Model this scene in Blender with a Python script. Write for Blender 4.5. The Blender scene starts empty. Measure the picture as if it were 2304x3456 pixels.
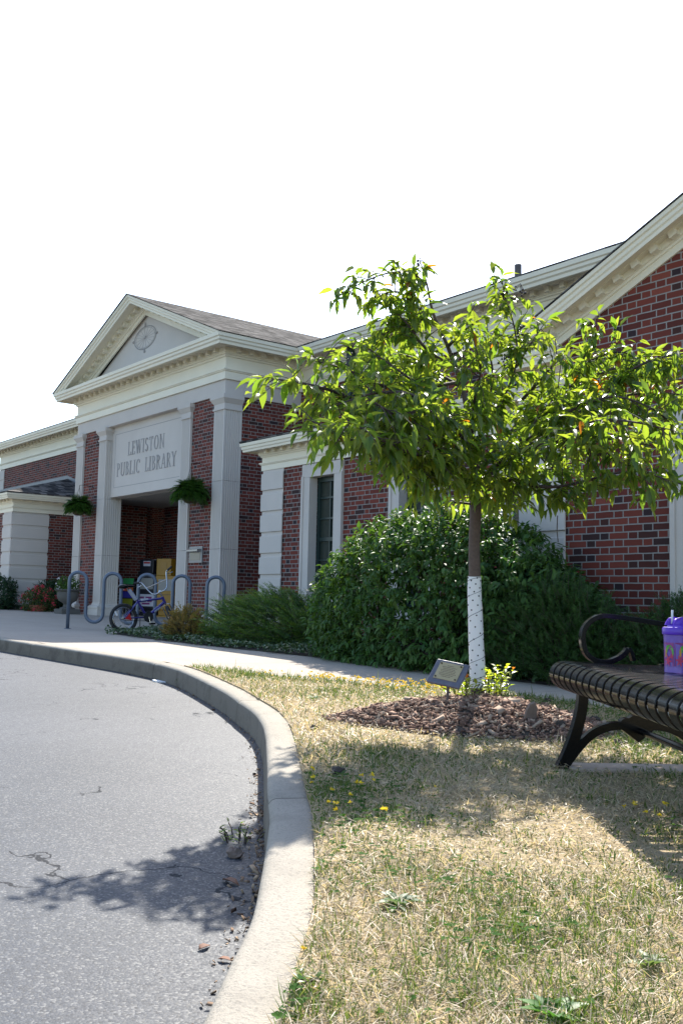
import bpy, bmesh, math, random
import numpy as np
from mathutils import Vector, Matrix
from mathutils.geometry import tessellate_polygon
rnd = random.Random(7)
nr = np.random.default_rng(11)
sc = bpy.context.scene
COL = sc.collection
R = math.radians
CZ = 0.732                                   # camera height over the lawn just below it

# ------------------------------------------------------------------ camera
YAW, PITCH, ROLL, FPX = R(-51.6644), R(5.1879), R(1.22257), 3314.18
fw = Vector((math.sin(YAW)*math.cos(PITCH), math.cos(YAW)*math.cos(PITCH), math.sin(PITCH)))
rt = Vector((math.cos(YAW), -math.sin(YAW), 0)); up = rt.cross(fw)
rt, up = math.cos(ROLL)*rt + math.sin(ROLL)*up, -math.sin(ROLL)*rt + math.cos(ROLL)*up
cam = bpy.data.cameras.new("camera"); camo = bpy.data.objects.new("camera", cam); COL.objects.link(camo)
M = Matrix((rt, up, -fw)).transposed().to_4x4(); M.translation = (0, 0, CZ)
camo.matrix_world = M
cam.sensor_width = 36; cam.lens = 36*FPX/3456; cam.clip_start = .05; cam.clip_end = 3000
sc.camera = camo

# ------------------------------------------------------------------ sky, sun, exposure
SUN_EL = R(43); SUN_AZ = R(-41)              # azimuth from +Y towards +X
S = Vector((math.sin(SUN_AZ)*math.cos(SUN_EL), math.cos(SUN_AZ)*math.cos(SUN_EL), math.sin(SUN_EL)))
wd = bpy.data.worlds.new("World"); sc.world = wd; wd.use_nodes = True
wn = wd.node_tree.nodes; sky = wn.new('ShaderNodeTexSky'); sky.sky_type = 'NISHITA'; sky.sun_disc = False
sky.sun_elevation = SUN_EL; sky.sun_rotation = SUN_AZ; sky.air_density = 1.0; sky.dust_density = .9; sky.ozone_density = 1.0
wd.node_tree.links.new(sky.outputs[0], wn['Background'].inputs[0]); wn['Background'].inputs[1].default_value = .14
sl = bpy.data.lights.new("sun", 'SUN'); sl.energy = 4.6; sl.angle = R(.55); sl.color = (1, .95, .86)
so = bpy.data.objects.new("sun", sl); COL.objects.link(so); so.rotation_euler = (-S).to_track_quat('-Z', 'Y').to_euler()
so.location = S*60
sc.view_settings.view_transform = 'Standard'; sc.view_settings.look = 'None'
sc.view_settings.exposure = 1.28; sc.view_settings.gamma = 1

# ------------------------------------------------------------------ helpers: pixels of the photograph -> rays (used to survey real positions)
def ray(px, py): return fw + rt*((px-1152)/FPX) - up*((py-1728)/FPX)
def at_y(px, py, Y): d = ray(px, py); return d*(Y/d.y)
def at_d(px, py, dep): return ray(px, py)*dep
GA, GB, GC = -.732, -.0165, -.0046
def G(x, y): return GA + GB*x + GC*y          # gently sloping site
def GN(x, y): return GA + GB*x + GC*y

# ------------------------------------------------------------------ helpers: objects
def link(o, parent=None):
    COL.objects.link(o)
    if parent is not None: o.parent = parent
    return o
def tag(o, label=None, cat=None, group=None, kind=None):
    if label: o['label'] = label
    if cat: o['category'] = cat
    if group: o['group'] = group
    if kind: o['kind'] = kind
    return o
def empty(name, loc, label, cat, group=None, rz=0):
    o = bpy.data.objects.new(name, None); o.location = loc; o.rotation_euler = (0, 0, rz); o.empty_display_size = .2
    link(o); return tag(o, label, cat, group)
class MB:
    def __init__(s): s.v = []; s.f = []; s.m = []; s.T = Matrix.Identity(4); s.mi = 0
    def add(s, vs, fs):
        b = len(s.v); s.v += [s.T @ Vector(v) for v in vs]; s.f += [tuple(b+i for i in f) for f in fs]; s.m += [s.mi]*len(fs)
    def box(s, x0, x1, y0, y1, z0, z1):
        s.add([(x0,y0,z0),(x1,y0,z0),(x1,y1,z0),(x0,y1,z0),(x0,y0,z1),(x1,y0,z1),(x1,y1,z1),(x0,y1,z1)],
              [(0,3,2,1),(4,5,6,7),(0,1,5,4),(1,2,6,5),(2,3,7,6),(3,0,4,7)])
    def cbox(s, x0, x1, y0, y1, z0, z1, c):   # chamfered on vertical edges
        p = [(x0+c,y0),(x1-c,y0),(x1,y0+c),(x1,y1-c),(x1-c,y1),(x0+c,y1),(x0,y1-c),(x0,y0+c)]
        s.prism(p, z0, z1)
    def prism(s, poly, z0, z1):
        n = len(poly); s.add([(x,y,z0) for x,y in poly]+[(x,y,z1) for x,y in poly],
              [tuple(range(n-1,-1,-1)), tuple(range(n,2*n))]+[(i,(i+1)%n,n+(i+1)%n,n+i) for i in range(n)])
    def tube(s, pts, r, n=8, cap=True, flat=None):
        pts = [Vector(p) for p in pts]; k = len(pts); rs = r if isinstance(r, (list, tuple)) else [r]*k
        vs = []; t0 = (pts[1]-pts[0]).normalized(); a = t0.orthogonal().normalized()
        for i in range(k):
            t = ((pts[min(i+1,k-1)]-pts[i]).normalized() + (pts[i]-pts[max(i-1,0)]).normalized()).normalized()
            a = (a - t*a.dot(t)).normalized(); b = t.cross(a)
            for j in range(n):
                w = 2*math.pi*j/n; vs.append(pts[i] + (a*math.cos(w) + b*math.sin(w))*rs[i])
        fs = [(i*n+j, i*n+(j+1)%n, (i+1)*n+(j+1)%n, (i+1)*n+j) for i in range(k-1) for j in range(n)]
        if cap: fs += [tuple(range(n-1,-1,-1)), tuple(range((k-1)*n, k*n))]
        s.add(vs, fs)
    def lathe(s, prof, n=24, c=(0,0,0)):
        vs = [(c[0]+r*math.cos(2*math.pi*j/n), c[1]+r*math.sin(2*math.pi*j/n), c[2]+z) for r, z in prof for j in range(n)]
        k = len(prof)
        fs = [(i*n+j, i*n+(j+1)%n, (i+1)*n+(j+1)%n, (i+1)*n+j) for i in range(k-1) for j in range(n)]
        s.add(vs, fs+[tuple(range(n-1,-1,-1)), tuple(range((k-1)*n, k*n))])
    def torus(s, c, R_, r, ax=(0,1,0), n=32, m=8, sx=1.0, sy=1.0, a0=0, a1=2*math.pi):
        ax = Vector(ax).normalized(); u = ax.orthogonal().normalized() if abs(ax.y) < .9 else Vector((1,0,0)); v = ax.cross(u)
        full = abs(a1-a0-2*math.pi) < 1e-6; N = n if full else n+1; vs = []
        for i in range(N):
            w = a0+(a1-a0)*i/n; e = u*math.cos(w)*sx + v*math.sin(w)*sy
            for j in range(m):
                q = 2*math.pi*j/m; vs.append(Vector(c) + e*(R_ + r*math.cos(q)) + ax*r*math.sin(q))
        s.add(vs, [(i*m+j, ((i+1)%N)*m+j, ((i+1)%N)*m+(j+1)%m, i*m+(j+1)%m) for i in range(n) for j in range(m)])
    def ball(s, c, r, n=8, m=6, sq=(1,1,1)):
        vs = [(c[0], c[1], c[2]-r*sq[2])]
        for i in range(1, m):
            p = -math.pi/2 + math.pi*i/m
            for j in range(n): w = 2*math.pi*j/n; vs.append((c[0]+r*sq[0]*math.cos(p)*math.cos(w), c[1]+r*sq[1]*math.cos(p)*math.sin(w), c[2]+r*sq[2]*math.sin(p)))
        vs.append((c[0], c[1], c[2]+r*sq[2])); e = len(vs)-1
        fs = [(0, 1+(j+1)%n, 1+j) for j in range(n)] + [(e, e-n+j, e-n+(j+1)%n) for j in range(n)]
        fs += [(1+i*n+j, 1+i*n+(j+1)%n, 1+(i+1)*n+(j+1)%n, 1+(i+1)*n+j) for i in range(m-2) for j in range(n)]
        s.add(vs, fs)
    def ext(s, poly, O, U, V, N, t0, t1):      # polygon in the plane (O,U,V) thickened along N
        O, U, V, N = Vector(O), Vector(U), Vector(V), Vector(N); n = len(poly)
        tri = tessellate_polygon([[Vector((x, y, 0)) for x, y in poly]])
        vs = [O+U*x+V*y+N*t0 for x, y in poly]+[O+U*x+V*y+N*t1 for x, y in poly]
        s.add(vs, [tuple(reversed(t)) for t in tri]+[tuple(n+i for i in t) for t in tri]+[(i,(i+1)%n,n+(i+1)%n,n+i) for i in range(n)])
    def ribbon(s, pts, w, t, N):               # flat bar of width w (in plane) and thickness t (along N) along pts
        N = Vector(N).normalized(); pts = [Vector(p) for p in pts]; k = len(pts); ws = w if isinstance(w, (list, tuple)) else [w]*k; vs = []
        for i in range(k):
            d = (pts[min(i+1,k-1)]-pts[max(i-1,0)]).normalized(); q = N.cross(d).normalized()*ws[i]/2
            vs += [pts[i]-q-N*t/2, pts[i]+q-N*t/2, pts[i]+q+N*t/2, pts[i]-q+N*t/2]
        fs = [(i*4+j, i*4+(j+1)%4, i*4+4+(j+1)%4, i*4+4+j) for i in range(k-1) for j in range(4)]
        s.add(vs, fs+[(3,2,1,0), tuple(range(4*k-4, 4*k))])
    def sweep(s, path, prof, closed_prof=True):  # mitred profile (out, z) along an XY path, outward = right-hand side
        n = len(path); vs = []
        for i in range(n):
            p = Vector(path[i]); 
            d0 = (Vector(path[i])-Vector(path[i-1])).normalized() if i else None
            d1 = (Vector(path[i+1])-Vector(path[i])).normalized() if i < n-1 else None
            n0 = Vector((d0.y, -d0.x)) if d0 else None; n1 = Vector((d1.y, -d1.x)) if d1 else None
            if n0 is None: m = n1
            elif n1 is None: m = n0
            else: m = (n0+n1)/(1+n0.dot(n1))
            vs += [(p.x+m.x*o, p.y+m.y*o, z) for o, z in prof]
        k = len(prof)
        fs = [(i*k+j, i*k+(j+1)%k, (i+1)*k+(j+1)%k, (i+1)*k+j) for i in range(n-1) for j in range(k if closed_prof else k-1)]
        if closed_prof: fs += [tuple(range(k)), tuple(range(n*k-1, (n-1)*k-1, -1))]
        s.add(vs, fs)
    def build(s, name, mat, parent=None, smooth=False, bevel=0, auto=None):
        me = bpy.data.meshes.new(name); me.from_pydata([tuple(v) for v in s.v], [], s.f)
        mats = mat if isinstance(mat, (list, tuple)) else [mat]
        for m in mats: me.materials.append(m)
        if len(mats) > 1: me.polygons.foreach_set('material_index', s.m)
        bm = bmesh.new(); bm.from_mesh(me); bmesh.ops.recalc_face_normals(bm, faces=bm.faces); bm.to_mesh(me); bm.free()
        if smooth: me.polygons.foreach_set('use_smooth', [True]*len(me.polygons))
        if smooth and auto: me.set_sharp_from_angle(angle=R(auto))
        o = bpy.data.objects.new(name, me); link(o, parent)
        if bevel:
            b = o.modifiers.new('bevel', 'BEVEL'); b.width = bevel; b.segments = 2; b.limit_method = 'ANGLE'; b.angle_limit = R(40)
        return o
def np_obj(name, V, F, mat, parent=None, col=None, smooth=True, matidx=None):
    V = np.asarray(V, np.float32); F = np.asarray(F, np.int32); k = F.shape[1]
    me = bpy.data.meshes.new(name); me.vertices.add(len(V)); me.vertices.foreach_set('co', V.ravel())
    me.loops.add(F.size); me.loops.foreach_set('vertex_index', F.ravel())
    me.polygons.add(len(F)); me.polygons.foreach_set('loop_start', np.arange(0, F.size, k, dtype=np.int32))
    if smooth: me.polygons.foreach_set('use_smooth', np.ones(len(F), bool))
    for m in (mat if isinstance(mat, (list, tuple)) else [mat]): me.materials.append(m)
    if matidx is not None: me.polygons.foreach_set('material_index', np.asarray(matidx, np.int32))
    if col is not None:
        a = me.color_attributes.new('col', 'FLOAT_COLOR', 'POINT'); c = np.ones((len(V), 4), np.float32); c[:, :3] = col; a.data.foreach_set('color', c.ravel())
    me.update(calc_edges=True); me.validate()
    return link(bpy.data.objects.new(name, me), parent)
def unit(a): return a/np.maximum(np.linalg.norm(a, axis=1, keepdims=True), 1e-9)
LEAF = (np.array([(0,0,0),(0,.33,.0),(0,.68,-.05),(0,1,-.16),(-.40,.28,.10),(-.40,.60,.05),(.40,.28,.10),(.40,.60,.05)], float),
        np.array([(0,6,1),(6,7,2),(6,2,1),(7,3,2),(0,1,4),(4,2,5),(4,1,2),(5,2,3)]))
DIA = (np.array([(0,0,0),(-.5,.45,.1),(0,1,-.06),(.5,.45,.1)], float), np.array([(0,3,2),(0,2,1)]))
BLD = (np.array([(-.5,0,0),(.5,0,0),(-.4,.55,-.03),(.4,.55,-.03),(0,1,-.16)], float), np.array([(0,1,3),(0,3,2),(2,3,4)]))
def cards(P, D, N, L, W, tpl):
    D = unit(D); Sx = unit(np.cross(D, N)); N = np.cross(Sx, D); tv, tf = tpl
    L = np.broadcast_to(np.asarray(L, float), (len(P),)); W = np.broadcast_to(np.asarray(W, float), (len(P),))
    V = (P[:, None, :] + Sx[:, None, :]*(tv[None, :, 0, None]*W[:, None, None]) + D[:, None, :]*(tv[None, :, 1, None]*L[:, None, None])
         + N[:, None, :]*(tv[None, :, 2, None]*L[:, None, None]))
    F = (np.arange(len(P))[:, None, None]*len(tv) + tf[None]).reshape(-1, 3)
    return V.reshape(-1, 3), F
def rep(c, tpl): return np.repeat(np.asarray(c), len(tpl[0]), axis=0)
def mixcol(n, A, B, p=1.0):
    t = nr.random(n)[:, None]**p; return np.array(A)*(1-t)+np.array(B)*t
def rdir(n): return unit(nr.normal(size=(n, 3)))

# ------------------------------------------------------------------ materials
class NT:
    def __init__(s, name):
        s.mat = bpy.data.materials.new(name); s.mat.use_nodes = True; s.t = s.mat.node_tree; s.n = s.t.nodes
        s.b = s.n['Principled BSDF']; s.out = s.n['Material Output']
    def new(s, ty, **kw):
        n = s.n.new(ty)
        for k, v in kw.items(): setattr(n, k, v)
        return n
    def l(s, a, b): s.t.links.new(a, b)
    def val(s, x, sock):
        if hasattr(x, 'is_output') or isinstance(x, bpy.types.NodeSocket): s.l(x, sock)
        else: sock.default_value = x
    def m(s, op, a, b=0.0, c=0.0):
        n = s.new('ShaderNodeMath', operation=op); s.val(a, n.inputs[0]); s.val(b, n.inputs[1]); s.val(c, n.inputs[2]); return n.outputs[0]
    def pos(s): return s.new('ShaderNodeNewGeometry').outputs['Position']
    def noise(s, scale, detail=4, rough=.55, vec=None, dim='3D'):
        n = s.new('ShaderNodeTexNoise'); n.inputs['Scale'].default_value = scale; n.inputs['Detail'].default_value = detail; n.inputs['Roughness'].default_value = rough
        s.l(vec if vec else s.pos(), n.inputs['Vector']); return n.outputs['Fac']
    def ramp(s, f, stops, interp='LINEAR'):
        n = s.new('ShaderNodeValToRGB'); n.color_ramp.interpolation = interp; e = n.color_ramp.elements
        while len(e) < len(stops): e.new(.5)
        for i, (p, c) in enumerate(stops): e[i].position = p; e[i].color = (*c, 1)
        s.l(f, n.inputs[0]); return n.outputs[0]
    def mix(s, f, a, b, mode='MIX'):
        n = s.new('ShaderNodeMix', data_type='RGBA', blend_type=mode)
        s.val(f, n.inputs[0]); s.val(a if not isinstance(a, tuple) else (*a, 1), n.inputs[6]); s.val(b if not isinstance(b, tuple) else (*b, 1), n.inputs[7]); return n.outputs[2]
    def bump(s, h, dist, strength=1.0):
        n = s.new('ShaderNodeBump'); n.inputs['Distance'].default_value = dist; n.inputs['Strength'].default_value = strength; s.l(h, n.inputs['Height']); s.l(n.outputs[0], s.b.inputs['Normal'])
    def set(s, col=None, rough=.6, metal=0, spec=.5):
        if col is not None: s.val(col if not isinstance(col, tuple) else (*col, 1), s.b.inputs['Base Color'])
        s.val(rough, s.b.inputs['Roughness']); s.b.inputs['Metallic'].default_value = metal; s.b.inputs['Specular IOR Level'].default_value = spec
        return s.mat
def uvw(t):   # facade coordinates: u runs along whichever wall the face belongs to, v is height
    g = t.new('ShaderNodeNewGeometry'); sp = t.new('ShaderNodeSeparateXYZ'); t.l(g.outputs['Position'], sp.inputs[0])
    sn = t.new('ShaderNodeSeparateXYZ'); t.l(g.outputs['True Normal'], sn.inputs[0])
    side = t.m('GREATER_THAN', t.m('ABSOLUTE', sn.outputs[0]), .6)
    u = t.m('ADD', t.m('MULTIPLY', sp.outputs[0], t.m('SUBTRACT', 1.0, side)), t.m('MULTIPLY', sp.outputs[1], side))
    return u, sp.outputs[2], sp, sn
def plain(name, col, rough=.5, metal=0, spec=.5, var=.12, scale=20, bump=0, coat=0):
    t = NT(name); f = t.noise(scale, 4)
    c = t.mix(t.m('MULTIPLY', f, 1.0), tuple(x*(1-var) for x in col), tuple(min(1, x*(1+var)) for x in col)); t.set(c, rough, metal, spec)
    if bump: t.bump(f, bump)
    if coat: t.b.inputs['Coat Weight'].default_value = coat; t.b.inputs['Coat Roughness'].default_value = .1
    return t.mat
def brick_mat():                       # Flemish bond: stretcher and header alternate, rows shifted by half a pair
    t = NT('flemish_brick'); u, v, sp, sn = uvw(t); h = .0677; P_ = .3155
    wob = t.m('MULTIPLY', t.m('SUBTRACT', t.noise(9, 3), .5), .008)
    v = t.m('ADD', v, wob); row = t.m('FLOOR', t.m('DIVIDE', v, h))
    up_ = t.m('ADD', u, t.m('MULTIPLY', t.m('FLOORED_MODULO', row, 2.0), P_/2)); up_ = t.m('ADD', up_, wob)
    tt = t.m('FLOORED_MODULO', up_, P_); isH = t.m('GREATER_THAN', tt, .213)
    tl = t.m('SUBTRACT', tt, t.m('MULTIPLY', isH, .213)); vl = t.m('SUBTRACT', v, t.m('MULTIPLY', row, h))
    mort = t.m('MAXIMUM', t.m('LESS_THAN', tl, .0115), t.m('LESS_THAN', vl, .0115))
    idn = t.m('ADD', t.m('MULTIPLY', t.m('FLOOR', t.m('DIVIDE', up_, P_)), 2.0), isH)
    cv = t.new('ShaderNodeCombineXYZ'); t.l(idn, cv.inputs[0]); t.l(row, cv.inputs[1]); wnz = t.new('ShaderNodeTexWhiteNoise', noise_dimensions='2D'); t.l(cv.outputs[0], wnz.inputs['Vector'])
    r_ = t.m('SUBTRACT', wnz.outputs['Value'], t.m('MULTIPLY', isH, .10))
    bc = t.ramp(r_, [(0, (.030,.022,.026)), (.05, (.05,.024,.020)), (.13, (.095,.024,.018)), (.45, (.152,.035,.024)), (.85, (.20,.046,.030)), (1, (.25,.064,.042))])
    bc = t.mix(t.m('MULTIPLY', t.noise(60, 3), .35), bc, (.06,.02,.02))
    mc = t.mix(t.noise(7, 3), (.24,.225,.205), (.32,.30,.28))
    t.set(t.mix(mort, bc, mc), .85, 0, .25); t.bump(t.m('SUBTRACT', 1.0, mort), .006, .9); return t.mat
def shingle_mat(name, pitch, dark=1.0):
    t = NT(name); u, v, sp, sn = uvw(t)
    v = t.m('DIVIDE', v, math.sin(pitch)); h = .14; row = t.m('FLOOR', t.m('DIVIDE', v, h))
    side = t.m('GREATER_THAN', t.m('ABSOLUTE', sn.outputs[0]), .2)
    u = t.m('ADD', t.m('MULTIPLY', sp.outputs[1], side), t.m('MULTIPLY', sp.outputs[0], t.m('SUBTRACT', 1.0, side)))
    rw = t.new('ShaderNodeTexWhiteNoise', noise_dimensions='1D'); t.l(row, rw.inputs['W'])
    uu = t.m('ADD', u, rw.outputs['Value']); cell = t.m('FLOOR', t.m('DIVIDE', uu, .17))
    cv = t.new('ShaderNodeCombineXYZ'); t.l(cell, cv.inputs[0]); t.l(row, cv.inputs[1]); w = t.new('ShaderNodeTexWhiteNoise', noise_dimensions='2D'); t.l(cv.outputs[0], w.inputs['Vector'])
    c = t.ramp(w.outputs['Value'], [(0, (.035*dark,.034*dark,.034*dark)), (.45, (.15*dark,.14*dark,.132*dark)), (1, (.36*dark,.335*dark,.31*dark))])
    vl = t.m('FLOORED_MODULO', v, h); c = t.mix(t.m('LESS_THAN', vl, .018), c, (.03,.03,.03))
    t.set(c, 1.0, 0, .03); t.bump(t.m('MULTIPLY', t.m('ADD', w.outputs['Value'], t.m('DIVIDE', vl, -h)), 1.0), .012); return t.mat
def concrete_mat(name, col, agg=.25, joints=False, fine=160, stain=0):
    t = NT(name); f = t.noise(1.3, 5); g = t.noise(fine, 3, .7)
    c = t.mix(f, tuple(x*.86 for x in col), tuple(min(1, x*1.1) for x in col))
    c = t.mix(t.m('MULTIPLY', t.m('ABSOLUTE', t.m('SUBTRACT', g, .5)), agg*5), c, tuple(x*.55 for x in col))
    if stain: c = t.mix(t.m('MULTIPLY', t.ramp(t.noise(5.5, 6, .65), [(.50, (0,0,0)), (.68, (1,1,1))]), stain), c, tuple(x*.42 for x in col))
    h = g
    if joints:
        sp = t.new('ShaderNodeSeparateXYZ'); t.l(t.pos(), sp.inputs[0])
        j = t.m('MAXIMUM', t.m('LESS_THAN', t.m('FLOORED_MODULO', t.m('ADD', sp.outputs[0], .63), 1.5), .010), t.m('LESS_THAN', t.m('FLOORED_MODULO', t.m('SUBTRACT', sp.outputs[1], .55), 3.0), .010))
        c = t.mix(t.m('MULTIPLY', j, .6), c, (.10,.09,.08)); h = t.m('SUBTRACT', g, t.m('MULTIPLY', j, 2.0))
    t.set(c, .9, 0, .25); t.bump(h, .0045, .8); return t.mat
def asphalt_mat():
    t = NT('asphalt'); big = t.noise(.55, 5); mid = t.noise(7, 4); vo = t.new('ShaderNodeTexVoronoi'); vo.inputs['Scale'].default_value = 165; t.l(t.pos(), vo.inputs['Vector'])
    c = t.mix(t.ramp(big, [(.35, (0,0,0)), (.65, (1,1,1))]), (.024,.029,.038), (.050,.055,.066)); c = t.mix(t.m('MULTIPLY', mid, .5), c, (.060,.060,.063))
    sep = t.new('ShaderNodeSeparateColor'); t.l(vo.outputs['Color'], sep.inputs[0])
    c = t.mix(t.m('MULTIPLY', t.m('GREATER_THAN', sep.outputs[0], .86), .55), c, (.20,.195,.185)); c = t.mix(t.m('MULTIPLY', t.m('LESS_THAN', sep.outputs[1], .2), .55), c, (.03,.03,.032))
    wp = t.new('ShaderNodeVectorMath', operation='ADD'); nz = t.new('ShaderNodeTexNoise'); nz.inputs['Scale'].default_value = 3.2; nz.inputs['Detail'].default_value = 6; t.l(t.pos(), nz.inputs['Vector'])
    sc_ = t.new('ShaderNodeVectorMath', operation='SCALE'); t.l(nz.outputs['Color'], sc_.inputs[0]); sc_.inputs['Scale'].default_value = .55
    t.l(t.pos(), wp.inputs[0]); t.l(sc_.outputs[0], wp.inputs[1])
    cr = t.new('ShaderNodeTexVoronoi', feature='DISTANCE_TO_EDGE'); cr.inputs['Scale'].default_value = 1.5; t.l(wp.outputs[0], cr.inputs['Vector'])
    msk = t.m('GREATER_THAN', t.noise(1.1, 3), .54); crack = t.m('MULTIPLY', t.m('LESS_THAN', cr.outputs['Distance'], .0075), msk)
    c = t.mix(t.m('MULTIPLY', crack, .7), c, (.018,.018,.02))
    t.set(c, t.m('ADD', t.m('ADD', .50, t.m('MULTIPLY', crack, .5)), t.m('MULTIPLY', sep.outputs[2], .25)), 0, .30)
    t.bump(t.m('SUBTRACT', t.m('MULTIPLY', vo.outputs['Distance'], -1.0), t.m('MULTIPLY', crack, 2.5)), .0010, .45); return t.mat
def foliage_mat(name, trans=.4, rough=.42, tg=(1.9, 1.75, .55), spec=.5):
    t = NT(name); a = t.new('ShaderNodeAttribute', attribute_name='col'); t.set(a.outputs['Color'], rough, 0, spec)
    tr = t.new('ShaderNodeBsdfTranslucent'); t.l(t.mix(1.0, a.outputs['Color'], tg, 'MULTIPLY'), tr.inputs[0])
    mx = t.new('ShaderNodeMixShader'); mx.inputs[0].default_value = trans; t.l(t.b.outputs[0], mx.inputs[1]); t.l(tr.outputs[0], mx.inputs[2]); t.l(mx.outputs[0], t.out.inputs[0]); return t.mat
def attr_mat(name, rough=.9, spec=.2):
    t = NT(name); a = t.new('ShaderNodeAttribute', attribute_name='col'); return t.set(a.outputs['Color'], rough, 0, spec)

m_brick = brick_mat()
m_stone = concrete_mat('limestone', (.585,.535,.485), .06, fine=45)
m_stone_d = plain('carved_stone', (.33,.31,.295), .9)
m_trim = plain('cream_paint', (.76,.700,.555), .5, var=.09, scale=1.6)
m_roof = shingle_mat('asphalt_shingles', math.atan(.413), .38); m_roof2 = shingle_mat('low_roof_shingles', math.atan(.335), .55)
m_lead = plain('lead_flashing', (.16,.17,.19), .5, .3, var=.3, scale=4)
m_green = plain('dark_green_paint', (.012,.032,.030), .35)
m_glass = NT('window_glass').set((.035,.045,.035), .06, 0, .9)
m_walk = concrete_mat('sidewalk_concrete', (.40,.345,.285), .14, True, stain=.10)
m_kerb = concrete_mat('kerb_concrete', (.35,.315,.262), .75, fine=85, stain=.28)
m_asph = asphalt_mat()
m_kerbf = concrete_mat('shaded_kerb_face', (.20,.170,.135), .5, fine=60, stain=.65)  # shade of the road-side face painted in as a darker base, plus blotchy stains
m_bark = plain('bark', (.105,.075,.062), .85, var=.45, scale=45, bump=.004)
m_twig = plain('twig_bark', (.06,.040,.035), .8, var=.3)
m_black = plain('black_powder_coat', (.004,.004,.005), .17, 0, .26, var=.2)
m_rack = plain('galvanised_blue_grey', (.105,.135,.185), .42, .25, var=.2, scale=60)
m_leaf = foliage_mat('crabapple_leaf', .55, .33, (4.0, 3.35, .85))
m_shrub = foliage_mat('shrub_leaf', .30, .50, (2.1,1.9,.7), .25)
m_yew = foliage_mat('yew_needles', .22, .5)
m_ivy = foliage_mat('ivy_leaf', .15, .34)
m_grass = foliage_mat('grass_blades', .42, .5, (1.5, 1.4, .9), .4)
m_flower = foliage_mat('petals', .3, .6, (1.2, 1.0, 1.0))
m_chip = attr_mat('bark_chips')
m_soil = plain('soil', (.055,.042,.034), .95, var=.4, scale=30, bump=.01)
m_terra = plain('terracotta', (.30,.11,.06), .8)
m_white = plain('white_plastic', (.74,.74,.75), .4, var=.04)
m_steel = plain('chrome', (.40,.41,.43), .22, 1.0, var=.05)
m_rubber = plain('tyre_rubber', (.015,.015,.016), .7)

# ------------------------------------------------------------------ ground, road, kerb, walk, lawn
def sheet(name, poly, off, mat, thick=None, sub=None):
    tri = tessellate_polygon([[Vector((x, y, 0)) for x, y in poly]])
    mb = MB(); n = len(poly); mb.add([(x, y, G(x, y)+off) for x, y in poly], [tuple(t) for t in tri])
    if thick: mb.add([(x, y, G(x, y)+off) for x, y in poly]+[(x, y, G(x, y)+off-thick) for x, y in poly], [(i, (i+1)%n, n+(i+1)%n, n+i) for i in range(n)])
    o = mb.build(name, mat); 
    return o
def catmull(p, k=6):
    out = []; n = len(p)
    for i in range(n-1):
        a, b, c, d = [Vector(p[max(0, min(n-1, j))]) for j in (i-1, i, i+1, i+2)]
        for q in range(k):
            t = q/k; out.append(.5*((2*b)+(c-a)*t+(2*a-5*b+4*c-d)*t*t+(3*b-a-3*c+d)*t**3))
    return out+[Vector(p[-1])]
arris = catmull([(-60,3.2),(-34,3.9),(-22,4.15),(-16,4.24),(-12.2,4.32),(-11,4.37),(-9.9,4.42),(-9.1,4.45),(-8.4,4.43),(-7.74,4.31),(-7.17,4.14),(-6.5,3.91),(-5.95,3.71),(-5.45,3.5),(-5.0,3.31),(-4.58,3.09),(-4.19,2.85),(-3.81,2.6),(-3.45,2.36),(-3.2,2.19),(-2.93,2.01),(-2.7,1.86),(-2.45,1.68),(-2.18,1.48),(-1.92,1.28),(-1.7,1.08),(-1.5,.9),(-1.2,.62),(-.7,.1),(0,-.7),(1.2,-2.2),(6,-9)])
def rnorm(path, i):
    d = (path[min(i+1, len(path)-1)]-path[max(i-1, 0)]).normalized(); return Vector((d.y, -d.x))
KW = .155
inner = [p - rnorm(arris, i)*KW for i, p in enumerate(arris)]
mb = MB(); mb.box(-700, 700, -700, 700, -22.0, -21.0)
base = MB(); base.add([(-400,-400,G(-400,-400)*.12-1.1),(400,-400,-1.6),(400,400,-1.6),(-400,400,-1.1)], [(0,1,2,3)])
tag(base.build('ground', plain('far_ground', (.11,.12,.07), .95, var=.3, scale=.2)), kind='structure')
road = sheet('road', [tuple(p) for p in arris]+[(6,-30),(-60,-30)], -.15, m_asph); tag(road, kind='structure')
pave = sheet('sidewalk', [tuple(p) for p in inner[:60]]+[(inner[60].x, inner[60].y+.0),(-5,4.6),(12,4.6),(12,15),(-60,15)], 0, m_walk); tag(pave, kind='structure')
Ledge = [(12,5.75),(-4,5.62),(-4.67,5.62),(-5.16,5.60),(-5.5,5.42),(-5.82,5.09),(-6.16,4.92),(-6.52,4.76),(-7.22,4.62),(-7.95,4.50)]
ii = [i for i, p in enumerate(inner) if p.x > -7.98]
inner2 = [p - rnorm(arris, i)*(KW-.014) for i, p in enumerate(arris)]
lawn_poly = [tuple(inner2[i]) for i in ii]+[(12,-9)]+Ledge
def lawn_mat():
    t = NT('lawn_thatch'); c = t.mix(t.noise(2.2, 5), (.34,.25,.15), (.22,.19,.09)); c = t.mix(t.m('MULTIPLY', t.noise(70, 4, .7), .6), c, (.46,.36,.24)); t.set(c, .95, 0, .2); t.bump(t.noise(50, 4), .02); return t.mat
lawn = sheet('lawn', lawn_poly, .012, lawn_mat(), thick=.06); tag(lawn, kind='structure')
bedA = [(-13.3,6.32),(-12,6.27),(-10.6,6.33),(-9.5,6.47),(-8.1,6.6),(-7.1,6.62),(-6.3,6.55),(-5.3,6.62),(-4.3,6.8),(12,7.2),(12,8.4),(-6.6,8.4),(-6.6,9.4),(-13.2,9.4),(-14.0,8.6),(-13.75,7.4)]
bed = sheet('planting_bed', bedA, .010, m_soil); tag(bed, kind='structure')
bedB = [(-60,8.15),(-25.4,8.2),(-23.6,8.9),(-22.55,9.5),(-22.45,11.4),(-60,11.4)]
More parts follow.
